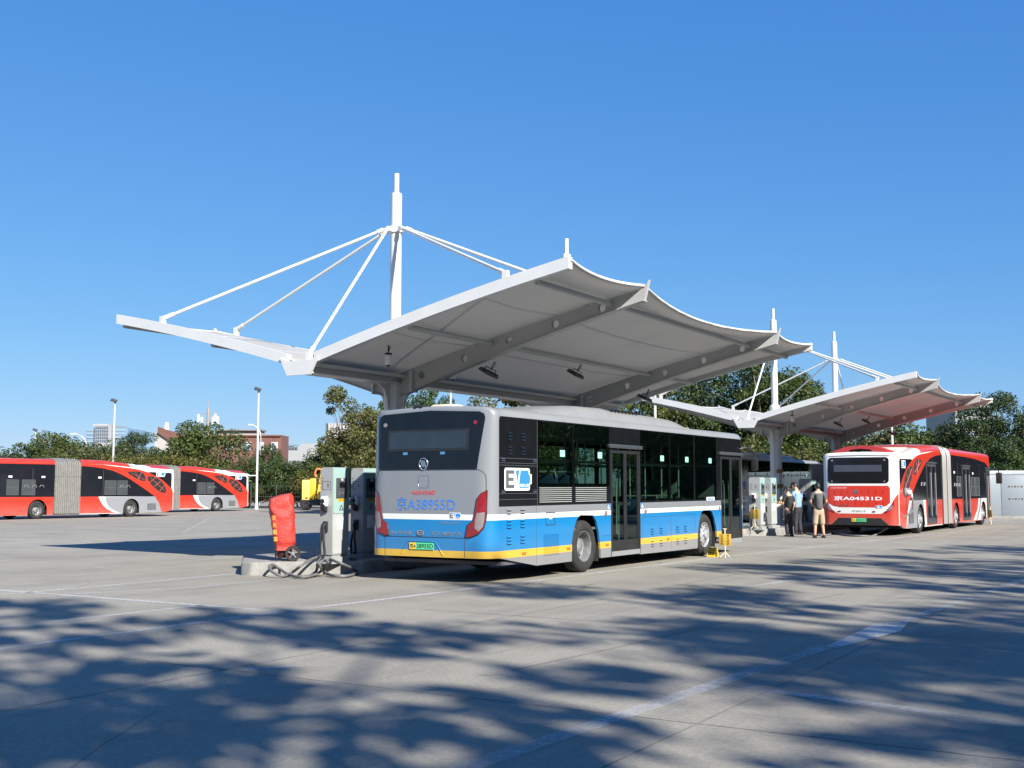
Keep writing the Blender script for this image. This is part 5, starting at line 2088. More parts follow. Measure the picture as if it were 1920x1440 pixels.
M_conduit = mat('grey_conduit', (0.13, 0.132, 0.128), 0.6, var=0.25, scale=12)
ribbed_cable('charging_cable', [(649, 1046, 0.27), (628, 1044, 0.30), (606, 1043, 0.32), (583, 1049, 0.29), (563, 1062, 0.20), (548, 1073, 0.07), (531, 1080, 0.04), (512, 1073, 0.10), (505, 1063, 0.18), (511, 1059, 0.20), (524, 1066, 0.12), (541, 1077, 0.05), (567, 1082, 0.04), (592, 1077, 0.05), (607, 1066, 0.14), (615, 1054, 0.28), (607, 1051, 0.30), (597, 1058, 0.24), (592, 1072, 0.07), (578, 1081, 0.04)], 0.027, M_conduit,
             'grey ribbed charging cable looped over the kerb below the red cover', 'cable', 'charging cables')
ribbed_cable('charging_cable', [(590, 1044, 0.30), (612, 1046, 0.30), (633, 1054, 0.26), (648, 1060, 0.20), (670, 1072, 0.04), (655, 1079, 0.04), (630, 1080, 0.04), (612, 1074, 0.06), (600, 1062, 0.2), (603, 1052, 0.29)], 0.027, M_conduit,
             'grey ribbed charging cable bundle lying between the kerb and the blue bus', 'cable', 'charging cables')
ribbed_cable('charging_cable', [(634, 1040, 0.26), (662, 1049, 0.26), (700, 1062, 0.035), (735, 1066, 0.035), (770, 1064, 0.035), (782, 1058, 0.035), (760, 1052, 0.035), (700, 1050, 0.035)], 0.03, M_cable_black,
             'black charging cable lying in the shade under the blue bus tail', 'cable', 'charging cables', False)
# cable from the red bus down to the ground and back to the cabinet
pl_local = Vector((1.35, -0.02, 1.5))
Mw = Matrix.Translation(artic.location) @ artic.rotation_euler.to_matrix().to_4x4()
box = empty('charging_plug', Mw @ Vector((1.30, -0.012, 1.50)), PI / 2 - yawR, 'grey charging plug and open flap on the red bus flank', 'charger plug')
m = MB()
m.rbox(-0.36, 0.34, -0.06, 0.0, -0.13, 0.12, 0.012)
m.build('flap', M_busgrey, box)
m = MB()
m.rbox(-0.34, -0.06, -0.20, -0.06, -0.08, 0.05, 0.03)
m.tube([(-0.2, -0.15, -0.02), (-0.16, -0.2, -0.1), (-0.14, -0.2, -0.2)], 0.035, 8)
m.build('plug', M_white, box)
p0 = Mw @ Vector((1.16, -0.22, 1.30))
gpts = [gpix(u, v, 0.03) for u, v in ((1641, 1003), (1622, 1005), (1590, 1004), (1572, 1001), (1560, 1000), (1552, 1003), (1530, 1003), (1512, 1000))]
pts = [p0, p0 + Vector((-0.02, -0.03, -0.45)), p0.lerp(gpts[0], 0.62) + Vector((0.25, 0.0, -0.05))] + gpts
pts[2].z = 0.42
m = MB()
m.tube(catmull(pts, 8), 0.035, 8)
tag(m.build('charging_cable', M_conduit, None, smooth=60), 'grey charging cable hanging from the red bus flank down to the ground', 'cable', 'charging cables')
ribbed_cable('charging_cable', [(1423, 966, 0.55), (1440, 978, 0.35), (1458, 988, 0.2), (1472, 997, 0.08), (1490, 1002, 0.03)], 0.03, M_cable, 'dark cable slanting down past the column with hazard tape', 'cable', 'charging cables', False)


# ------------------------------------------------------------------ chocks and charging notices
def make_chock():
    r = empty('wheel_chock')
    m = MB()
    m.prism([(-0.13, 0.0), (0.15, 0.0), (0.045, 0.21), (0.0, 0.22), (-0.03, 0.2)], 'xz', -0.10, 0.10, [[(-0.04, 0.035), (0.07, 0.035), (0.02, 0.13)]])
    m.build('block', M_yellow, r, smooth=30)
    m = MB()
    for k in range(4):
        m.box(0.06 + k * 0.02, 0.07 + k * 0.02, -0.08, 0.08, 0.19 - k * 0.045, 0.205 - k * 0.045, M=None)
    m.tube([(0.0, -0.05, 0.2), (0.0, -0.04, 0.26), (0.0, 0.04, 0.26), (0.0, 0.05, 0.2)], 0.008, 6)
    m.build('grip', M_black, r)
    return r


chock = make_chock()
p = gpix(1337, 1044)
chock.location = p
chock.rotation_euler = (0, 0, LOT_ROT + PI)
tag(chock, 'yellow wheel chock in front of the blue bus front wheel', 'wheel chock', 'yellow wheel chocks')
dup(chock, lot2(-4.6, 0.1, 0.24), LOT_ROT + 0.6, 'yellow wheel chock standing beside the pale charging post with teal strip', scale=1.7)


def make_notice():
    r = empty('charging_notice')
    m = MB()
    m.tube([(0, 0, 0.0), (0.0, 0, 0.80)], 0.013, 8)
    m.tube([(0, -0.05, 0.80), (0, 0.05, 0.80)], 0.012, 8)
    m.tube([(0.02, 0, 0.16), (-0.05, 0.14, 0.02)], 0.010, 6)
    m.tube([(0.02, 0, 0.16), (-0.05, -0.14, 0.02)], 0.010, 6)
    m.build('stand', mat('cream_pole', (0.75, 0.66, 0.42), 0.5), r)
    m = MB()
    m.rbox(-0.012, 0.004, -0.17, 0.17, 0.34, 0.66, 0.004)
    bd = m.build('board', mat('notice_yellow', (0.48, 0.30, 0.03), 0.55), r)
    for c_, s in ((0.04, '正在充电'), (-0.13, '请勿启动')):
        m = MB()
        for i, ch in enumerate(s):
            vs, fs = text_shape(ch, 0.065, 0.06, 0.01)
            m.add([(-0.0145, c_ + 0.08 - u, 0.585 - i * 0.075 + v) for u, v in vs], fs)
        m.build('board_lettering', M_print_black, bd, smooth=None, recalc=False)
    return r


notice = make_notice()
notice.location = gpix(1360, 1046)
notice.rotation_euler = (0, 0, LOT_ROT + 0.15)
notice.scale = (0.82, 0.82, 0.82)
tag(notice, 'small yellow notice board on a stand by the blue bus front door', 'sign', 'yellow charging notices')
dup(notice, gpix(1858, 984), LOT_ROT - 1.0, 'small yellow notice board on a stand by the red bus nose', scale=1.0)
dup(notice, lot2(-5.45, 1.15, 0.24), LOT_ROT - 0.2, 'small yellow notice board on a stand against the pale charging post', scale=1.0)


# ------------------------------------------------------------------ people
M_skin = mat('skin', (0.48, 0.29, 0.20), 0.55, var=0.08, scale=8)
M_hair = mat('black_hair', (0.012, 0.011, 0.011), 0.5, var=0.3, scale=30)


def skinned(name, joints, bones, material, parent, roots, sub=2):
    me = bpy.data.meshes.new(name)
    bm = bmesh.new()
    lay = bm.verts.layers.skin.verify()
    vs = {}
    for k, (p, r) in joints.items():
        v = bm.verts.new(p)
        rr = r if isinstance(r, tuple) else (r, r)
        v[lay].radius = rr
        v[lay].use_root = k in roots
        vs[k] = v
    for a, b in bones:
        bm.edges.new((vs[a], vs[b]))
    bm.to_mesh(me)
    bm.free()
    me.materials.append(material)
    o = bpy.data.objects.new(name, me)
    col.objects.link(o)
    o.parent = parent
    md = o.modifiers.new('skin', 'SKIN')
    md.use_smooth_shade = True
    sb = o.modifiers.new('smooth', 'SUBSURF')
    sb.levels = sub
    sb.render_levels = sub
    return o


def make_person(loc, rz, H, arms, legs, tops, bottoms, shoes, label, head_pitch=0.2, short=False, cap=None, lean=0.0, loose=1.0, hair=True):
    """faces +x; joints scaled to height H; arms/legs give elbow, hand and knee, foot offsets"""
    k = H / 1.75
    root = empty('person', loc, rz, label, 'person', 'people beside the chargers')
    P = lambda x, y, z: Vector(((x + lean * max(0.0, z - 0.9)) * k, y * k, z * k))
    J = {}
    J['pelvis'] = (P(0, 0, 0.93), (0.145 * k, 0.105 * k))
    J['waist'] = (P(0, 0, 1.10), (0.135 * k, 0.10 * k))
    J['chest'] = (P(0, 0, 1.30), (0.155 * k, 0.11 * k))
    J['collar'] = (P(0, 0, 1.44), (0.09 * k, 0.075 * k))
    J['neck'] = (P(0.01, 0, 1.52), 0.052 * k)
    J['skull'] = (P(0.03 + 0.04 * head_pitch, 0, 1.60), 0.062 * k)
    B = [('pelvis', 'waist'), ('waist', 'chest'), ('chest', 'collar'), ('collar', 'neck'), ('neck', 'skull')]
    roots = {'pelvis'}
    for s, nm in ((1, 'l'), (-1, 'r')):
        J['sh' + nm] = (P(0, s * 0.185, 1.405), 0.056 * k)
        e, h = arms[nm]
        J['el' + nm] = (P(*e), 0.042 * k)
        J['wr' + nm] = (P(*h), 0.028 * k)
        ev, hv = P(*e), P(*h)
        d = (hv - ev).normalized()
        palm = hv + d * 0.07 * k
        J['pa' + nm] = (palm, 0.030 * k)
        B += [('collar', 'sh' + nm), ('sh' + nm, 'el' + nm), ('el' + nm, 'wr' + nm), ('wr' + nm, 'pa' + nm)]
        side = d.cross(Vector((0, 0, 1)))
        side = side.normalized() if side.length > 0.2 else Vector((1, 0, 0))
        nrm = d.cross(side).normalized()
        for f in range(4):
            o = (f - 1.5) * 0.017 * k
            l = (0.072, 0.08, 0.075, 0.06)[f] * k
            a = palm + side * o + d * 0.008 * k
            J['f%d0%s' % (f, nm)] = (a, 0.0095 * k)
            J['f%d1%s' % (f, nm)] = (a + d * l * 0.55 + nrm * 0.008 * k, 0.0088 * k)
            J['f%d2%s' % (f, nm)] = (a + d * l * 0.9 + nrm * 0.03 * k, 0.0075 * k)
            B += [('f%d0%s' % (f, nm), 'f%d1%s' % (f, nm)), ('f%d1%s' % (f, nm), 'f%d2%s' % (f, nm))]
            roots.add('f%d0%s' % (f, nm))
        a = palm - d * 0.035 * k + side * 0.02 * k
        J['t0' + nm] = (a, 0.011 * k)
        J['t1' + nm] = (a + side * 0.03 * k + d * 0.025 * k, 0.0095 * k)
        J['t2' + nm] = (a + side * 0.035 * k + d * 0.055 * k, 0.008 * k)
        B += [('t0' + nm, 't1' + nm), ('t1' + nm, 't2' + nm)]
        roots.add('t0' + nm)
        kn, ft = legs[nm]
        J['hip' + nm] = (P(0, s * 0.09, 0.87), 0.082 * k)
        J['kn' + nm] = (P(*kn), 0.056 * k)
        J['cf' + nm] = (P(*kn).lerp(P(*ft) + Vector((0, 0, 0.08 * k)), 0.35), 0.054 * k)
        J['an' + nm] = (P(ft[0], ft[1], 0.085), 0.038 * k)
        J['toe' + nm] = (P(ft[0] + 0.13, ft[1] + s * 0.02, 0.035), 0.034 * k)
        B += [('pelvis', 'hip' + nm), ('hip' + nm, 'kn' + nm), ('kn' + nm, 'cf' + nm), ('cf' + nm, 'an' + nm), ('an' + nm, 'toe' + nm)]
    skinned('body', J, B, M_skin, root, roots)
    # head with face
    hc = P(0.035 + 0.09 * head_pitch, 0, 1.645)
    m = MB()
    hp = Matrix.Translation(hc) @ Matrix.Rotation(head_pitch, 4, 'Y')
    rows = []
    for i in range(13):
        t = PI * i / 12
        row = []
        for j in range(19):
            a = 2 * PI * j / 18
            x, y, z = math.sin(t) * math.cos(a), math.sin(t) * math.sin(a), math.cos(t)
            jaw = 1 - 0.22 * max(0, -z) ** 1.5
            x2 = x * 0.098 * jaw + (0.012 if (x > 0 and z < 0) else 0)
            y2 = y * 0.077 * jaw
            z2 = z * 0.118
            row.append(hp @ (Vector((x2, y2, z2)) * k))
        rows.append(row)
    m.grid(rows)
    m.cyl(hp @ (Vector((0.09, 0, 0.01)) * k), hp @ (Vector((0.118, 0, -0.03)) * k), 0.008 * k, 0.016 * k, n=8)
    for s in (1, -1):
        m.rbox(-0.025 * k, 0.015 * k, (s * 0.082 - 0.008) * k, (s * 0.082 + 0.008) * k, -0.03 * k, 0.035 * k, 0.006 * k, M=hp)
    hd = m.build('head', M_skin, root, smooth=60)
    m = MB()
    for s in (1, -1):
        m.rbox(0.083 * k, 0.097 * k, (s * 0.032 - 0.014) * k, (s * 0.032 + 0.014) * k, -0.002 * k, 0.010 * k, 0.004 * k, M=hp)
    m.rbox(0.085 * k, 0.1 * k, -0.022 * k, 0.022 * k, -0.062 * k, -0.054 * k, 0.003 * k, M=hp)
    m.build('face_detail', mat('dark_features', (0.06, 0.02, 0.02), 0.5), hd)
    # hair or cap
    m = MB()
    rows = []
    for i in range(9):
        t = PI * 0.60 * i / 8
        row = []
        for j in range(19):
            a = 2 * PI * j / 18
            tt = t * (0.62 if math.cos(a) > 0.5 else (0.62 + 0.55 * (0.5 - math.cos(a)) / 1.5 * 1.0))
            x, y, z = math.sin(tt) * math.cos(a), math.sin(tt) * math.sin(a), math.cos(tt)
            row.append(hp @ (Vector((x * 0.110 - 0.004, y * 0.090, z * 0.132)) * k))
        rows.append(row)
    m.grid(rows)
    m.build('hair', M_hair, hd, smooth=60)
    if cap:
        m = MB()
        rows = []
        for i in range(8):
            t = PI * 0.5 * i / 7
            rows.append([hp @ (Vector((math.sin(t) * math.cos(2 * PI * j / 18) * 0.118, math.sin(t) * math.sin(2 * PI * j / 18) * 0.10, math.cos(t) * 0.115 + 0.03)) * k) for j in range(19)])
        m.grid(rows)
        m.rbox(0.08 * k, 0.20 * k, -0.07 * k, 0.07 * k, 0.022 * k, 0.034 * k, 0.005 * k, M=hp)
        m.build('cap', cap, hd, smooth=60)
    # shirt with short sleeves
    g = loose
    S = {'hem': (P(0, 0, 0.86), (0.178 * k * g, 0.128 * k * g)), 'belly': (P(0, 0, 1.05), (0.172 * k * g, 0.128 * k * g)), 'chest': (P(0, 0, 1.28), (0.178 * k * g, 0.132 * k * g)), 'coll': (P(0, 0, 1.435), (0.105 * k, 0.088 * k)), 'ncko': (P(0.005, 0, 1.485), 0.062 * k)}
    SB = [('hem', 'belly'), ('belly', 'chest'), ('chest', 'coll'), ('coll', 'ncko')]
    for s, nm in ((1, 'l'), (-1, 'r')):
        e = P(*arms[nm][0])
        sh = P(0, s * 0.185, 1.41)
        S['s' + nm] = (sh, 0.076 * k)
        S['m' + nm] = (sh.lerp(e, 0.78), 0.074 * k)
        SB += [('coll', 's' + nm), ('s' + nm, 'm' + nm)]
    skinned('shirt', S, SB, tops, root, {'hem'})
    # trousers or shorts
    T = {'belt': (P(0, 0, 0.98), (0.150 * k, 0.112 * k)), 'seat': (P(-0.01, 0, 0.86), (0.168 * k, 0.13 * k))}
    TB = [('belt', 'seat')]
    for s, nm in ((1, 'l'), (-1, 'r')):
        kn, ft = P(*legs[nm][0]), P(legs[nm][1][0], legs[nm][1][1], 0.07)
        hp_ = P(0, s * 0.088, 0.80)
        T['h' + nm] = (hp_, 0.108 * k)
        T['k' + nm] = (kn + Vector((0, 0, 0.04 * k if short else 0)), (0.098 if short else 0.082) * k)
        TB += [('seat', 'h' + nm), ('h' + nm, 'k' + nm)]
        if short:
            T['e' + nm] = (kn + Vector((0, 0, -0.07 * k)), 0.102 * k)
            TB += [('k' + nm, 'e' + nm)]
        else:
            T['e' + nm] = (ft, 0.072 * k)
            TB += [('k' + nm, 'e' + nm)]
    skinned('shorts' if short else 'trousers', T, TB, bottoms, root, {'belt'})
    for s, nm in ((1, 'l'), (-1, 'r')):
        ft = legs[nm][1]
        m = MB()
        q = P(ft[0], ft[1], 0)
        rows = []
        for x, w, h in ((-0.085, 0.02, 0.05), (-0.075, 0.036, 0.085), (-0.02, 0.042, 0.10), (0.05, 0.045, 0.075), (0.12, 0.046, 0.055), (0.17, 0.035, 0.045), (0.19, 0.012, 0.03)):
            rows.append([q + Vector((x, y_, z_)) * k for y_, z_ in ((-w, 0.002), (-w * 1.05, 0.02), (-w * 0.8, h * 0.85), (0, h), (w * 0.8, h * 0.85), (w * 1.05, 0.02), (w, 0.002), (-w, 0.002))])
        m.grid(rows)
        m.build('shoe', shoes, root, smooth=60)
    return root


M_tee_black = mat('black_cotton', (0.022, 0.022, 0.022), 0.85, var=0.3, scale=10, bmp=0.3, bscale=14)
M_shirt_blue = mat('light_blue_shirt', (0.20, 0.32, 0.62), 0.75, var=0.1, scale=10, bmp=0.3, bscale=12)
M_tee_grey = mat('charcoal_shirt', (0.085, 0.085, 0.088), 0.85, var=0.2, scale=12, bmp=0.3, bscale=14)
M_khaki = mat('khaki_cloth', (0.36, 0.28, 0.19), 0.8, var=0.12, scale=8, bmp=0.3, bscale=12)
M_navy = mat('dark_trousers', (0.022, 0.023, 0.028), 0.8, var=0.25, scale=8, bmp=0.3, bscale=12)
M_shoe = mat('dark_shoe', (0.02, 0.02, 0.02), 0.5, var=0.2)
away = math.atan2(0.92, -0.40)
p1 = gpix(1480, 1006)
person1 = make_person(p1, away + 0.15, 1.66, {'r': ((-0.02, -0.25, 1.13), (0.10, -0.27, 0.90)), 'l': ((0.06, 0.24, 1.14), (0.24, 0.16, 1.05))}, {'r': ((0.03, -0.10, 0.47), (0.0, -0.11, 0)), 'l': ((0.02, 0.11, 0.47), (-0.06, 0.14, 0))}, M_tee_black, M_navy, M_shoe, 'person in black cap, black shirt and black trousers holding a white paper roll', 0.30, cap=M_tee_black, loose=1.06)
p2 = gpix(1497, 1002.5)
make_person(p2, away + 0.25, 1.80, {'r': ((0.02, -0.24, 1.15), (0.22, -0.17, 1.02)), 'l': ((0.04, 0.24, 1.15), (0.24, 0.14, 1.05))}, {'r': ((0.03, -0.10, 0.47), (-0.02, -0.11, 0)), 'l': ((0.02, 0.10, 0.47), (0.02, 0.12, 0))}, M_shirt_blue, M_navy, M_shoe, 'person in light blue shirt and dark cap with head bowed', 0.55, cap=M_hair, lean=0.06, loose=1.0)
p3 = gpix(1536, 1008.5)
make_person(p3, away - 0.35, 1.77, {'r': ((-0.0, -0.27, 1.15), (0.20, -0.22, 1.02)), 'l': ((0.02, 0.26, 1.15), (0.22, 0.12, 1.05))}, {'r': ((0.02, -0.12, 0.47), (-0.02, -0.15, 0)), 'l': ((0.02, 0.11, 0.47), (-0.02, 0.14, 0))}, M_tee_grey, M_khaki, M_shoe, 'bareheaded person in charcoal shirt and khaki shorts seen from behind', 0.10, short=True, loose=1.08)
# rolled paper in the first person's hand
k1 = 1.66 / 1.75
hand = Matrix.Translation(p1) @ Matrix.Rotation(away + 0.15, 4, 'Z') @ (Vector((0.15, -0.272, 0.82)) * k1)
d1 = Matrix.Rotation(away + 0.15, 3, 'Z') @ Vector((0.62, 0.25, -0.35)).normalized()
m = MB()
m.cyl(hand - d1 * 0.06, hand + d1 * 0.24, 0.022, n=12)
tag(m.build('paper_roll', M_print_white, None), 'white rolled paper in the hand of the person in black', 'paper')

# ------------------------------------------------------------------ lamp posts
def post_at(u, vtop, depth, kind, label, name='lamp_post', group='lamp posts around the yard', r0=0.10, scale=1.0):
    t = dpix(u, vtop, depth)
    base = Vector((t.x, t.y, gz(t.y)))
    H = t.z - base.z
    o = empty(name, base, 0, label, 'lamp post', group)
    m = MB()
    m.cyl((0, 0, 0), (0, 0, H - (0.15 if kind == 'flood' else 0.0)), r0, r0 * 0.72, n=12)
    m.cyl((0, 0, 0), (0, 0, 0.25), r0 * 1.7, r0 * 1.5, n=12)
    m.build('pole', M_white_steel, o)
    if kind == 'flood':
        m = MB()
        m.rbox(-0.28, 0.28, -0.2, 0.2, -0.06, 0.06, 0.02, M=Matrix.Translation((-0.05, -0.1, H)) @ Matrix.Rotation(R(28), 4, 'X') @ Matrix.Rotation(R(20), 4, 'Y'))
        m.build('lamp_head', M_lampgrey, o)
    if kind == 'flood_arm':
        m = MB()
        m.rbox(-0.28, 0.28, -0.2, 0.2, -0.06, 0.06, 0.02, M=Matrix.Translation((-0.05, -0.1, H + 0.05)) @ Matrix.Rotation(R(28), 4, 'X') @ Matrix.Rotation(R(20), 4, 'Y'))
        m.build('lamp_head', M_lampgrey, o)
        for fz, l in ((0.28, 0.75),):
            m = MB()
            m.cyl((0, 0, H * fz), (-l, 0, H * fz), 0.05, n=8)
            m.rbox(-l - 0.12, -l + 0.12, -0.1, 0.1, H * fz - 0.02, H * fz + 0.1, 0.02)
            m.build('camera_arm', M_white_steel, o)
    return o


def gooseneck(u, v, depth, reach, label, drop=0.55):
    """curved street lamp: (u, v) is the lamp head"""
    t = dpix(u, v, depth)
    bx = t.x + reach
    base = Vector((bx, depth, gz(depth)))
    H = t.z - base.z
    o = empty('street_lamp', base, 0, label, 'street lamp', 'curved street lamps')
    m = MB()
    m.tube(catmull([(0, 0, 0), (0, 0, H * 0.5), (0, 0, H - 1.3), (-0.15 * reach, 0, H - 0.55), (-0.45 * reach, 0, H - 0.15), (-0.8 * reach, 0, H + 0.02)], 5), 0.055, 8)
    m.build('pole', mat('galvanised', (0.42, 0.43, 0.44), 0.5, metal=0.4), o)
    m = MB()
    sgn = 1 if reach > 0 else -1
    m.rbox(-1.0 * abs(reach), -0.62 * abs(reach), -0.14, 0.14, -0.04, 0.09, 0.04, M=Matrix.Scale(sgn, 4, (1, 0, 0)) @ Matrix.Translation((0, 0, H)))
    m.build('lamp_head', M_white, o)
    return o


post_at(485, 731, 94, 'flood_arm', 'white lamp post standing clear on the tarmac edge beside the red bus tail')
post_at(215.5, 751, 104, 'flood', 'white lamp post rising behind the red bus roof in front of the trees')
post_at(67, 806, 150, 'flood', 'distant pale lamp post above the low trees', r0=0.13)
post_at(845, 700, 66, 'plain', 'thin grey pole between the trees behind the blue bus', 'pole', 'plain poles', 0.07)
post_at(1227.5, 700, 62, 'plain', 'white pole crossing the slanted canopy edge by the big tree', 'pole', 'plain poles', 0.09)
post_at(1672, 800, 70, 'plain', 'white pole behind the red bus roof', 'pole', 'plain poles', 0.10)
gooseneck(133, 814, 120, 1.7, 'curved street lamp in front of the dense tree clump')
gooseneck(466, 797, 120, 1.3, 'curved street lamp in front of the red brick building')
gooseneck(1476, 735, 100, -1.6, 'curved street lamp among the big tree branches')
gooseneck(1922, 712, 78, 1.4, 'curved street lamp whose head only just shows at the yard edge')


# ------------------------------------------------------------------ hoarding on the right
M_hoard = mat('hoarding_blue_grey', (0.185, 0.215, 0.245), 0.5, var=0.06)
hb = gpix(1900, 972)
hd = empty('hoarding_wall', (hb.x, hb.y, hb.z), R(-4), 'pale blue grey steel hoarding with dashed hazard marks beyond the red bus', 'wall')
for i in range(-3, 2):
    m = MB()
    x = -0.6 + i * 1.95
    m.rbox(x, x + 1.93, -0.03, 0.03, 0.15, 2.40, 0.012)
    pn = m.build('panel', M_hoard, hd)
    m = MB()
    for z in (1.02, 1.70):
        for k in range(5):
            q = x + 0.35 + k * 0.17
            m.prism([(q, z), (q + 0.10, z), (q + 0.14, z + 0.09), (q + 0.04, z + 0.09)], 'xz', -0.036, -0.029, mi=k % 2)
    m.build('hazard_mark', [M_tape_k, mat('faded_mark', (0.10, 0.085, 0.085), 0.6)], pn, smooth=None)
m = MB()
m.rbox(-6.5, 3.3, -0.07, 0.07, 2.40, 2.62, 0.02)
m.build('top_rail', mat('hoarding_rail', (0.34, 0.38, 0.42), 0.5), hd)
m = MB()
m.box(-6.5, 3.3, -0.10, 0.10, -0.1, 0.15)
m.build('plinth', M_concrete_kerb, hd, smooth=None)


# ------------------------------------------------------------------ yellow crane stored by the fence
cp = dpix(607, 953, 90)
cr = empty('folded_crane', (cp.x, 90, gz(90)), 0.1, 'folded yellow loader crane parked before the shrubs', 'crane')
cr.scale = (1.12, 1.12, 1.12)
m = MB()
m.rbox(-1.5, -0.95, -0.3, 0.3, 0.7, 2.1, 0.04)
m.build('outrigger_box', mat('crane_cream', (0.72, 0.48, 0.12), 0.5), cr)
m = MB()
m.rbox(-0.95, -0.55, -0.25, 0.25, 0.7, 2.2, 0.04)
m.build('column', M_yellow, cr)
m = MB()
m.prism([(-0.55, 0.75), (-0.15, 0.75), (0.35, 2.65), (0.1, 2.85), (-0.2, 2.75)], 'xz', -0.18, 0.18)
m.prism([(0.2, 1.1), (1.6, 1.5), (1.75, 1.95), (1.5, 2.1), (0.35, 1.6)], 'xz', -0.15, 0.15)
m.build('boom', M_yellow, cr)
m = MB()
m.tube(catmull([(-0.15, -0.2, 2.8), (-0.5, -0.2, 2.85), (-0.62, -0.2, 2.5), (-0.5, -0.2, 2.3)], 5), 0.07, 8)
m.build('hook', mat('orange_hook', (0.6, 0.18, 0.03), 0.5), cr)
m = MB()
m.cyl((-0.3, -0.22, 0.9), (0.15, -0.22, 2.3), 0.06, n=8)
m.build('ram', M_steel, cr)
m = MB()
m.rbox(-1.6, 1.8, -0.6, 0.6, 0.32, 0.72, 0.05)
for x in (-1.2, 1.3):
    for y in (-0.55, 0.55):
        m.lathe([(0.0, -0.12), (0.3, -0.12), (0.36, -0.06), (0.36, 0.06), (0.3, 0.12), (0, 0.12)], 18, Matrix.Translation((x, y, 0.36)))
m.build('chassis', M_black, cr)


# ------------------------------------------------------------------ boundary fence
M_fence = mat('fence_green_grey', (0.06, 0.07, 0.05), 0.6, var=0.2)
f0, f1 = dpix(470, 950, 98), dpix(900, 950, 92)
fe = empty('mesh_fence', (f0.x, f0.y, gz(f0.y)), math.atan2(f1.y - f0.y, f1.x - f0.x), 'dark wire fence along the shrubs behind the crane', 'fence')
FL = math.hypot(f1.x - f0.x, f1.y - f0.y)
for i in range(int(FL / 2.4) + 1):
    m = MB()
    m.cyl((i * 2.4, 0, 0), (i * 2.4, 0, 2.0), 0.04, n=8)
    m.build('post', M_fence, fe)
m = MB()
for z in (0.1, 1.0, 1.9):
    m.cyl((0, 0, z), (FL, 0, z), 0.02, n=6)
x = 0.0
while x < FL:
    m.cyl((x, 0, 0.1), (x, 0, 1.9), 0.006, n=4, caps=False)
    x += 0.2
m.build('wire_mesh', M_fence, fe)


# ------------------------------------------------------------------ far buildings
M_brick = mat('red_brick', (0.155, 0.07, 0.055), 0.85, var=0.2, scale=0.6)
M_pale = mat('pale_render', (0.36, 0.345, 0.32), 0.85, var=0.1, scale=0.4)
M_roofgrey = mat('metal_roof', (0.22, 0.24, 0.26), 0.5, var=0.1)
M_window_far = mat('far_window', (0.10, 0.13, 0.16), 0.15, var=0.2)
M_frame_far = mat('far_frame', (0.45, 0.465, 0.465), 0.5, var=0.05)
D = 150.0
bb = empty('brick_building', (0, D, gz(D)), 0, 'red brick building with grey roof and mobile antennas on top', 'building')


def bxz(u, v, depth=D):
    p = dpix(u, v, depth)
    return p.x, p.z - gz(depth)


def bld_box(u0, u1, v0, v1, y0, y1, material, parent, name, depth=D):
    x0, za = bxz(u0, v0, depth)
    x1, zb = bxz(u1, v1, depth)
    m = MB()
    m.box(x0, x1, y0, y1, max(-1.0, zb), za)
    return m.build(name, material, parent, smooth=None)


bld_box(338, 525, 818, 950, 0, 5, M_brick, bb, 'wall')
bld_box(336, 527, 815.5, 818.2, -0.25, 5.25, M_brick, bb, 'cornice')
bld_box(400, 482, 806, 816, 1.5, 4.6, M_pale, bb, 'upper_wall')
rf = bld_box(398, 485, 803.5, 806.5, 1.0, 4.9, M_roofgrey, bb, 'roof')
bld_box(295, 337.5, 812, 950, -1, 13, M_pale, bb, 'end_wall')
m = MB()
xa, za = bxz(302, 801)
xb, zb = bxz(345, 815)
xc, zc = bxz(326, 828)
m.prism([(xa, za), (xb, zb), (bxz(345, 832)[0], bxz(345, 832)[1]), (xc, zc), (xa, bxz(302, 812)[1])], 'xz', -1.4, -1.02)
m.build('slanted_parapet', M_brick, bb, smooth=None)
for u0, u1 in ((425, 438), (454, 471), (487, 495), (509, 521)):
    w = bld_box(u0, u1, 829, 844, -0.18, -0.02, M_frame_far, bb, 'window')
    bld_box(u0 + 2, u0 + (u1 - u0) * 0.48, 830.5, 842.5, -0.26, -0.19, M_window_far, w, 'pane')
    bld_box(u0 + (u1 - u0) * 0.54, u1 - 2, 836, 842.5, -0.26, -0.19, M_window_far, w, 'pane')
m = MB()
x, z = bxz(308, 800)
m.cyl((x, 1, z - 0.4), (x, 1, z + 0.6), 0.35, 0.2, n=12)
m.build('vent_cowl', M_white, bb)
# antenna cluster
m = MB()
x, z = bxz(370.5, 808)
xt, zt_ = bxz(370.5, 760)
m.cyl((x, 5, z - 1), (x, 5, zt_), 0.28, 0.16, n=8)
m.cyl((x, 5, zt_), (x, 5, zt_ + 1.0), 0.04, n=6)
for dx in (-1.2, 1.0):
    m.cyl((x + dx, 5, z - 1), (x + dx, 5, bxz(370, 771)[1]), 0.05, n=6)
m.cyl((x - 1.25, 5, bxz(370, 771)[1]), (x + 1.1, 5, bxz(370, 771)[1]), 0.05, n=6)
m.cyl((x - 1.25, 5, bxz(370, 785)[1]), (x + 1.1, 5, bxz(370, 785)[1]), 0.05, n=6)
am = m.build('antenna_mast', mat('rust_steel', (0.28, 0.22, 0.18), 0.7), bb)
for dx, zz in ((-1.2, 778), (-0.75, 783), (0.75, 783), (1.05, 777), (1.4, 782)):
    z0 = bxz(370, zz + 9)[1]
    z1 = bxz(370, zz - 5)[1]
    m = MB()
    m.rbox(x + dx - 0.14, x + dx + 0.14, 4.6, 4.85, z0, z1, 0.04)
    m.build('antenna', M_white, am)

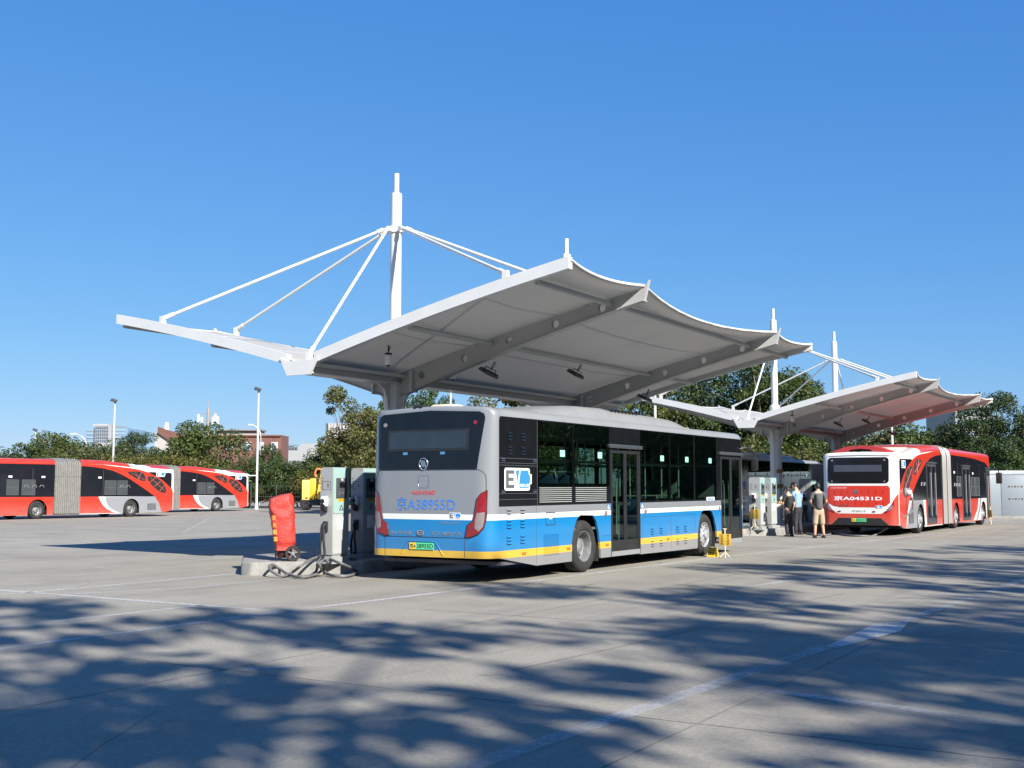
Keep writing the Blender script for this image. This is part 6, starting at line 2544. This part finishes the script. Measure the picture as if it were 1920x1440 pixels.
# glass tower far left
D2 = 400.0
tw = empty('glass_tower', (0, D2, gz(D2)), 0, 'distant glass office block above the left trees', 'building')
bld_box(162, 236, 803, 960, 0, 20, mat('tower_glass', (0.16, 0.26, 0.36), 0.2, var=0.15, scale=0.2), tw, 'wall', D2)
bld_box(181, 207, 797, 960, -1.5, 18, mat('tower_stone', (0.27, 0.28, 0.29), 0.8), tw, 'core', D2)
bld_box(170, 200, 794.5, 798, 2, 14, M_pale, tw, 'plant_room', D2)
for i in range(6):
    for j in range(5):
        u, v = 182.5 + i * 4.1, 800 + j * 6.2
        bld_box(u, u + 2.4, v, v + 4.2, -1.75, -1.52, M_window_far, tw, 'window', D2)
for i in range(4):
    bld_box(163, 180.5, 806.5 + i * 7, 807.4 + i * 7, -0.3, -0.02, M_frame_far, tw, 'floor_band', D2)
    bld_box(208, 235.5, 806.5 + i * 7, 807.4 + i * 7, -0.3, -0.02, M_frame_far, tw, 'floor_band', D2)

# striped block
D3 = 320.0
sb_ = empty('striped_block', (0, D3, gz(D3)), 0, 'distant dark block with pale vertical fins beside the thin tree', 'building')
bld_box(610.5, 664, 793.5, 960, 0, 12, mat('dark_curtain_wall', (0.10, 0.115, 0.13), 0.4), sb_, 'wall', D3)
for i in range(9):
    bld_box(616 + i * 5.4, 618.6 + i * 5.4, 793.8, 940, -0.5, -0.02, mat('pale_fin', (0.34, 0.34, 0.33), 0.7), sb_, 'fin', D3)
bld_box(613, 664, 811, 812, -0.55, -0.03, M_pale, sb_, 'ledge', D3)

# low white block
D4 = 260.0
M_lowwhite = mat('low_white_wall', (0.27, 0.28, 0.285), 0.7)
lw = empty('low_white_building', (0, D4, gz(D4)), 0, 'low white building with a row of windows just above the shrubs', 'building')
bld_box(530, 600, 836, 960, 0, 12, M_lowwhite, lw, 'wall', D4)
bld_box(562, 592, 831.5, 836, 1, 10, M_lowwhite, lw, 'upper_wall', D4)
bld_box(530, 551, 833.5, 836.2, -0.2, 8, mat('blue_roof', (0.14, 0.22, 0.30), 0.5), lw, 'roof', D4)
for i in range(5):
    bld_box(534 + i * 5.2, 537.4 + i * 5.2, 837.5, 842.5, -0.3, -0.02, M_window_far, lw, 'window', D4)
bld_box(590, 593, 827, 850, 3, 4, M_roofgrey, lw, 'chimney', D4)

# pale block behind the right hand trees
D5 = 170.0
rb_ = empty('pale_tower_block', (0, D5, gz(D5)), 0, 'pale building showing through the trees behind the second canopy', 'building')
bld_box(1790, 1862, 752, 960, 0, 12, mat('pale_green_render', (0.27, 0.285, 0.27), 0.8), rb_, 'wall', D5)
for j in range(5):
    for i in range(4):
        bld_box(1797 + i * 17, 1806 + i * 17, 765 + j * 22, 778 + j * 22, -0.3, -0.02, M_window_far, rb_, 'window', D5)
bld_box(1788, 1864, 749, 752.3, -0.4, 12.4, M_frame_far, rb_, 'parapet', D5)


# ------------------------------------------------------------------ trees
LEAF_A = leaf_mat('leaf_green', (0.028, 0.050, 0.016), (0.085, 0.125, 0.035))
LEAF_B = leaf_mat('leaf_dark', (0.020, 0.042, 0.015), (0.068, 0.105, 0.033))
LEAF_C = leaf_mat('leaf_olive', (0.045, 0.060, 0.020), (0.130, 0.140, 0.045))
M_bark = mat('bark', (0.16, 0.135, 0.11), 0.9, var=0.35, scale=4, bmp=0.5, bscale=15)
M_bark_pale = mat('pale_bark', (0.36, 0.34, 0.30), 0.85, var=0.3, scale=3, bmp=0.4, bscale=12)


def leaf_cloud(name, centres, radii, n_per, size, seed, material, up=0.45):
    rs = np.random.RandomState(seed)
    P, Nn, S = [], [], []
    for c, r, n in zip(centres, radii, n_per):
        d = rs.normal(size=(n, 3))
        d /= np.linalg.norm(d, axis=1)[:, None] + 1e-9
        rad = r * (0.35 + 0.65 * rs.rand(n) ** 0.45)
        p = c + d * rad[:, None] * np.array([1.0, 1.0, 0.72])
        P.append(p)
        nn = d * 0.75 + rs.normal(size=(n, 3)) * 0.6 + np.array([0, 0, up])
        Nn.append(nn)
        S.append(size * (0.65 + 0.7 * rs.rand(n)))
    P, Nn, S = np.vstack(P), np.vstack(Nn), np.concatenate(S)
    Nn /= np.linalg.norm(Nn, axis=1)[:, None] + 1e-9
    a = np.cross(Nn, rs.normal(size=Nn.shape))
    a /= np.linalg.norm(a, axis=1)[:, None] + 1e-9
    b = np.cross(Nn, a)
    n = len(P)
    s = S[:, None]
    V = np.empty((n, 4, 3))
    V[:, 0] = P - a * s * 0.6
    V[:, 1] = P + b * s * 0.34 - a * s * 0.05 + Nn * s * 0.08
    V[:, 2] = P + a * s * 0.6
    V[:, 3] = P - b * s * 0.34 - a * s * 0.05 + Nn * s * 0.08
    me = bpy.data.meshes.new(name)
    me.vertices.add(n * 4)
    me.vertices.foreach_set('co', V.reshape(-1))
    me.loops.add(n * 4)
    me.loops.foreach_set('vertex_index', np.arange(n * 4, dtype=np.int32))
    me.polygons.add(n)
    me.polygons.foreach_set('loop_start', np.arange(0, n * 4, 4, dtype=np.int32))
    me.polygons.foreach_set('loop_total', np.full(n, 4, dtype=np.int32))
    me.materials.append(material)
    me.update(calc_edges=True)
    return me


def make_tree(name, seed, H, Wd, trunk_h, n_clumps, per, size, material, bark, bushy=False, skew=0.0, clump=0.2):
    """a tree as an Empty with a trunk (limbs included) and a crown of small leaves; about H tall, Wd wide"""
    rs = np.random.RandomState(seed)
    root = empty(name)
    cz = (trunk_h + H) / 2
    hz = (H - trunk_h) / 2
    cs, rd, npr = [], [], []
    tries = 0
    while len(cs) < n_clumps and tries < 5000:
        tries += 1
        d = rs.normal(size=3)
        d /= np.linalg.norm(d)
        r = rs.rand() ** 0.42
        p = np.array([d[0] * Wd / 2 * r, d[1] * Wd / 2 * r, cz + d[2] * hz * r])
        t = (p[2] - trunk_h) / (2 * hz)
        if not bushy:
            lim = Wd / 2 * (0.55 + 0.75 * math.sin(PI * min(1, max(0, t * 0.85 + 0.08))))
            if math.hypot(p[0], p[1]) > lim:
                continue
        p[0] += skew * t
        cr_ = clump * Wd * (0.45 + 0.75 * rs.rand()) * (1.0 - 0.35 * max(0, t - 0.5))
        cs.append(p)
        rd.append(cr_)
        npr.append(int(per * (0.5 + rs.rand()) * (cr_ / (clump * Wd)) ** 1.3))
    me = leaf_cloud('crown', cs, rd, npr, size, seed + 1, material)
    cro = bpy.data.objects.new('crown', me)
    col.objects.link(cro)
    cro.parent = root
    m = MB()
    tr = max(0.07, H * 0.020)
    top = Vector((skew * 0.7, 0, trunk_h + hz * 1.2))
    mid = Vector((rs.normal() * 0.12, rs.normal() * 0.12, trunk_h))
    path = catmull([(0, 0, -0.3), (mid.x * 0.5, mid.y * 0.5, trunk_h * 0.5), mid, top], 4)
    m.tube(path, [tr * (1.15 - 0.95 * i / (len(path) - 1)) for i in range(len(path))], 9)
    for c, r in zip(cs, rd):
        c = Vector(c)
        t = 0.15 + 0.75 * rs.rand() * max(0.1, min(1, (c.z - trunk_h * 0.7) / (top.z - trunk_h * 0.7 + 0.01)))
        s = mid.lerp(top, max(0.0, min(0.95, t)))
        if s.z > c.z:
            s = mid.lerp(top, 0.05)
        k = s.lerp(c, 0.5) + Vector((rs.normal() * 0.15, rs.normal() * 0.15, -0.12 * (c - s).length))
        m.tube([s, k, c], [tr * 0.34, tr * 0.22, tr * 0.07], 5, caps=False)
    m.build('trunk', bark, root, smooth=60, recalc=False)
    return root


proto = {
    'bush_a': make_tree('broadleaf_tree', 11, 7.0, 7.5, 0.7, 54, 380, 0.20, LEAF_A, M_bark, True, clump=0.19),
    'bush_b': make_tree('broadleaf_tree', 23, 6.2, 8.5, 0.6, 54, 380, 0.20, LEAF_C, M_bark, True, clump=0.18),
    'tall_a': make_tree('broadleaf_tree', 37, 10.5, 8.0, 2.4, 72, 420, 0.185, LEAF_B, M_bark, clump=0.17),
    'tall_b': make_tree('broadleaf_tree', 41, 10.0, 7.5, 2.2, 72, 420, 0.185, LEAF_A, M_bark_pale, clump=0.17),
    'thin': make_tree('broadleaf_tree', 57, 9.0, 6.0, 2.6, 46, 330, 0.17, LEAF_C, M_bark, skew=-0.6, clump=0.16),
}
used = set()


def plant(kind, u, vtop, depth, label, rz=0.0, wide=1.0):
    """tree whose top shows at the photo pixel (u, vtop), rooted on the ground at that depth"""
    t = dpix(u, vtop, depth)
    base = (t.x, t.y, gz(t.y))
    Hn = {'bush_a': 7.3, 'bush_b': 6.6, 'tall_a': 11.0, 'tall_b': 10.5, 'thin': 9.5}[kind]
    s = (t.z - base[2]) / Hn
    p = proto[kind]
    if kind in used:
        o = copy_tree(p)
    else:
        o = p
        used.add(kind)
    o.location = base
    o.rotation_euler = (0, 0, rz)
    o.scale = (s * wide, s * wide, s)
    return tag(o, label, 'tree', 'trees around the yard')


TREES = [
    ('bush_b', 8, 838, 118, 'small tree at the far end of the red bus row', 0.4, 0.9),
    ('bush_a', 100, 812, 112, 'rounded tree below the curved street lamp, left of the glass tower', 1.2, 1.15),
    ('bush_b', 165, 806, 108, 'broad green tree in front of the glass tower', 2.2, 1.0),
    ('tall_a', 252, 806, 116, 'darker tree between the glass tower and the brick building', 0.9, 1.1),
    ('bush_b', 290, 845, 104, 'low shrub under the pale end wall of the brick building', 3.0, 0.9),
    ('bush_a', 372, 792, 108, 'large bushy tree in front of the antennas on the brick building', 0.2, 1.1),
    ('bush_b', 440, 853, 104, 'low bushy tree right of the antennas against brick', 1.5, 1.0),
    ('bush_a', 506, 834, 108, 'leafy tree at the right corner of the brick building', 2.5, 0.6),
    ('bush_b', 560, 845, 103, 'low olive shrub in front of the low white building', 0.7, 1.0),
    ('bush_a', 618, 832, 100, 'dense shrub behind the yellow crane', 2.0, 1.0),
    ('thin', 668, 716, 74, 'thin tree with loose branches beside the canopy column', 0.0, 0.95),
    ('bush_a', 668, 820, 80, 'green bush at the foot of the thin tree behind the charging posts', 1.0, 0.8),
    ('tall_b', 795, 716, 84, 'dense tree right behind the column of the tall canopy', 0.5, 0.8),
    ('thin', 905, 722, 88, 'airy tree behind the roof of the blue bus', 2.6, 1.3),
    ('bush_b', 985, 770, 92, 'low tree behind the blue bus roof pod', 1.1, 1.0),
    ('tall_b', 1215, 700, 78, 'tree with a pale trunk behind the slanted canopy edge', 2.9, 0.95),
    ('tall_a', 1320, 672, 80, 'big dark tree behind the gap between the canopies', 0.4, 1.0),
    ('tall_b', 1420, 655, 78, 'tallest tree behind the mast of the second canopy', 1.9, 0.95),
    ('tall_a', 1500, 690, 84, 'dark tree left of the second mast of the far canopy', 3.4, 0.9),
    ('bush_b', 1590, 778, 86, 'low tree under the second canopy behind the red bus', 0.3, 1.0),
    ('bush_a', 1690, 790, 84, 'bushy tree behind the bellows of the red bus', 1.7, 0.95),
    ('bush_b', 1770, 778, 88, 'olive tree left of the pale building', 2.7, 0.9),
    ('tall_a', 1862, 728, 82, 'dark tall tree above the steel hoarding', 1.4, 1.0),
    ('tall_b', 1950, 760, 84, 'leafy tree above the right end of the steel hoarding', 0.8, 1.0),
    ('bush_a', 1880, 830, 74, 'dark bush pressed against the steel hoarding', 2.1, 0.9),
    ('bush_a', 60, 830, 110, 'mid height shrub left of the rounded tree', 2.9, 1.1),
    ('bush_b', 225, 836, 103, 'olive shrub just above the red bus roof', 1.9, 1.1),
    ('bush_b', 330, 834, 102, 'low spreading shrub under the slanted brick parapet', 0.1, 1.1),
    ('bush_a', 470, 858, 101, 'low green shrub at the foot of the lamp post', 0.9, 1.2),
    ('bush_a', 540, 866, 100, 'short dense shrub left of the crane hook', 3.3, 1.2),
    ('bush_b', 610, 868, 99, 'short olive shrub directly behind the crane', 1.0, 1.2),
    ('tall_b', 716, 742, 82, 'leafy tree close behind the thin tree by the canopy column', 1.6, 0.75),
    ('bush_b', 735, 800, 86, 'bush filling the gap under the dense tree', 2.4, 1.0),
    ('bush_a', 850, 772, 90, 'bush between the dense tree and the airy tree', 0.6, 1.0),
    ('bush_a', 1260, 800, 74, 'bush under the tree with the pale trunk', 1.3, 1.0),
    ('bush_b', 1380, 790, 76, 'bush under the big dark tree', 2.2, 1.1),
    ('bush_a', 1480, 792, 80, 'bush right of the taped column, under the tallest tree', 0.2, 1.1),
    ('bush_a', 1770, 840, 80, 'low bush behind the front half of the red bus', 1.2, 1.2),
]
for t in TREES:
    plant(*t)

# roadside trees behind the camera, whose shade falls across the foreground
fg = make_tree('plane_tree', 71, 17.0, 11.0, 7.4, 24, 70, 0.60, LEAF_A, M_bark, clump=0.145)
fg2 = make_tree('plane_tree', 83, 16.5, 11.0, 7.0, 40, 90, 0.40, LEAF_A, M_bark, clump=0.12)
SPOTS = [
    (6.6, -7.6, 0.0, 1.0, 'roadside tree just behind the place the picture is taken from'),
    (14.4, -2.6, 1.3, 0.95, 'roadside tree to the right of the yard entrance line'),
    (0.5, -13.0, 5.0, 0.95, 'roadside tree at the near corner of the yard'),
    (19.4, 5.2, 2.4, 0.95, 'roadside tree abreast of the painted dart'),
    (15.5, -8.0, 0.7, 0.9, 'second row roadside tree behind the yard corner'),
    (25.5, 10.5, 3.9, 0.95, 'roadside tree abreast of the articulated bus tail'),
    (8.0, -14.5, 3.0, 0.85, 'second row roadside tree behind the near corner'),
    (21.5, -2.5, 5.6, 0.9, 'second row roadside tree behind the painted dart'),
]
for i, (x, y, rz, s, lb) in enumerate(SPOTS):
    o = (fg if i == 0 else fg2) if i < 2 else copy_tree(fg2 if i % 2 else fg)
    o.location = (x, y, 0)
    o.rotation_euler = (0, 0, rz)
    o.scale = (s, s, s)
    tag(o, lb, 'tree', 'roadside trees shading the yard')
# unseen tree belt, added so the coaches' glass mirrors leaves instead of sky
belt = [(33 + 5.6 * i, 14 + 7.0 * i, 1.2 + 0.2 * math.sin(i * 1.7), ('tall_a', 'tall_b')[i % 2], 'along the right edge of the yard') for i in range(9)]
belt += [(40 - 11 * i, -40 - 3 * math.cos(i * 2.1), 1.25 + 0.2 * math.cos(i), ('tall_b', 'tall_a')[i % 2], 'across the road behind') for i in range(9)]
for i, (x, y, s, k, w) in enumerate(belt):
    o = copy_tree(proto[k])
    o.location = (x, y, gz(y))
    o.rotation_euler = (0, 0, i * 1.9)
    o.scale = (s * 1.3, s * 1.3, s)
    tag(o, 'unseen tall tree in the added belt %s' % w, 'tree', 'added tree belt %s' % w)
added_hedge = [(30.0 + 5.6 * i, 15.5 + 7.0 * i, 0.8 + 0.12 * math.sin(i * 2.9)) for i in range(11)]  # unseen bushes, added to close the sky gaps below the belt crowns
for i, (x, y, sc_) in enumerate(added_hedge):
    o = copy_tree(proto[('bush_a', 'bush_b')[i % 2]])
    o.location = (x, y, gz(y))
    o.rotation_euler = (0, 0, i * 2.3)
    o.scale = (sc_ * 1.1, sc_ * 1.1, sc_ * 0.8)
    tag(o, 'unseen broad bush in the hedge along the right edge of the yard', 'bush', 'hedge along the right edge of the yard')
added_grove = [(46, 56), (49, 61), (54, 67), (42, 50), (57, 73), (46, 84), (54, 90), (62, 97), (70, 104), (52, 75), (60, 83), (68, 90)]  # added out of view to keep pale sky off the bus windows
for i, (x, y) in enumerate(added_grove):
    for kk, sc_ in ((('tall_a', 'tall_b')[i % 2], 1.15), (('bush_b', 'bush_a')[i % 2], 0.9)):
        o = copy_tree(proto[kk])
        o.location = (x + (2.5 if sc_ < 1 else 0), y - (2.0 if sc_ < 1 else 0), gz(y))
        o.rotation_euler = (0, 0, i * 1.3)
        o.scale = (sc_ * 1.2, sc_ * 1.2, sc_)
        tag(o, 'unseen leafy tree in the added grove past the right end of the hoarding', 'tree', 'added grove past the hoarding')
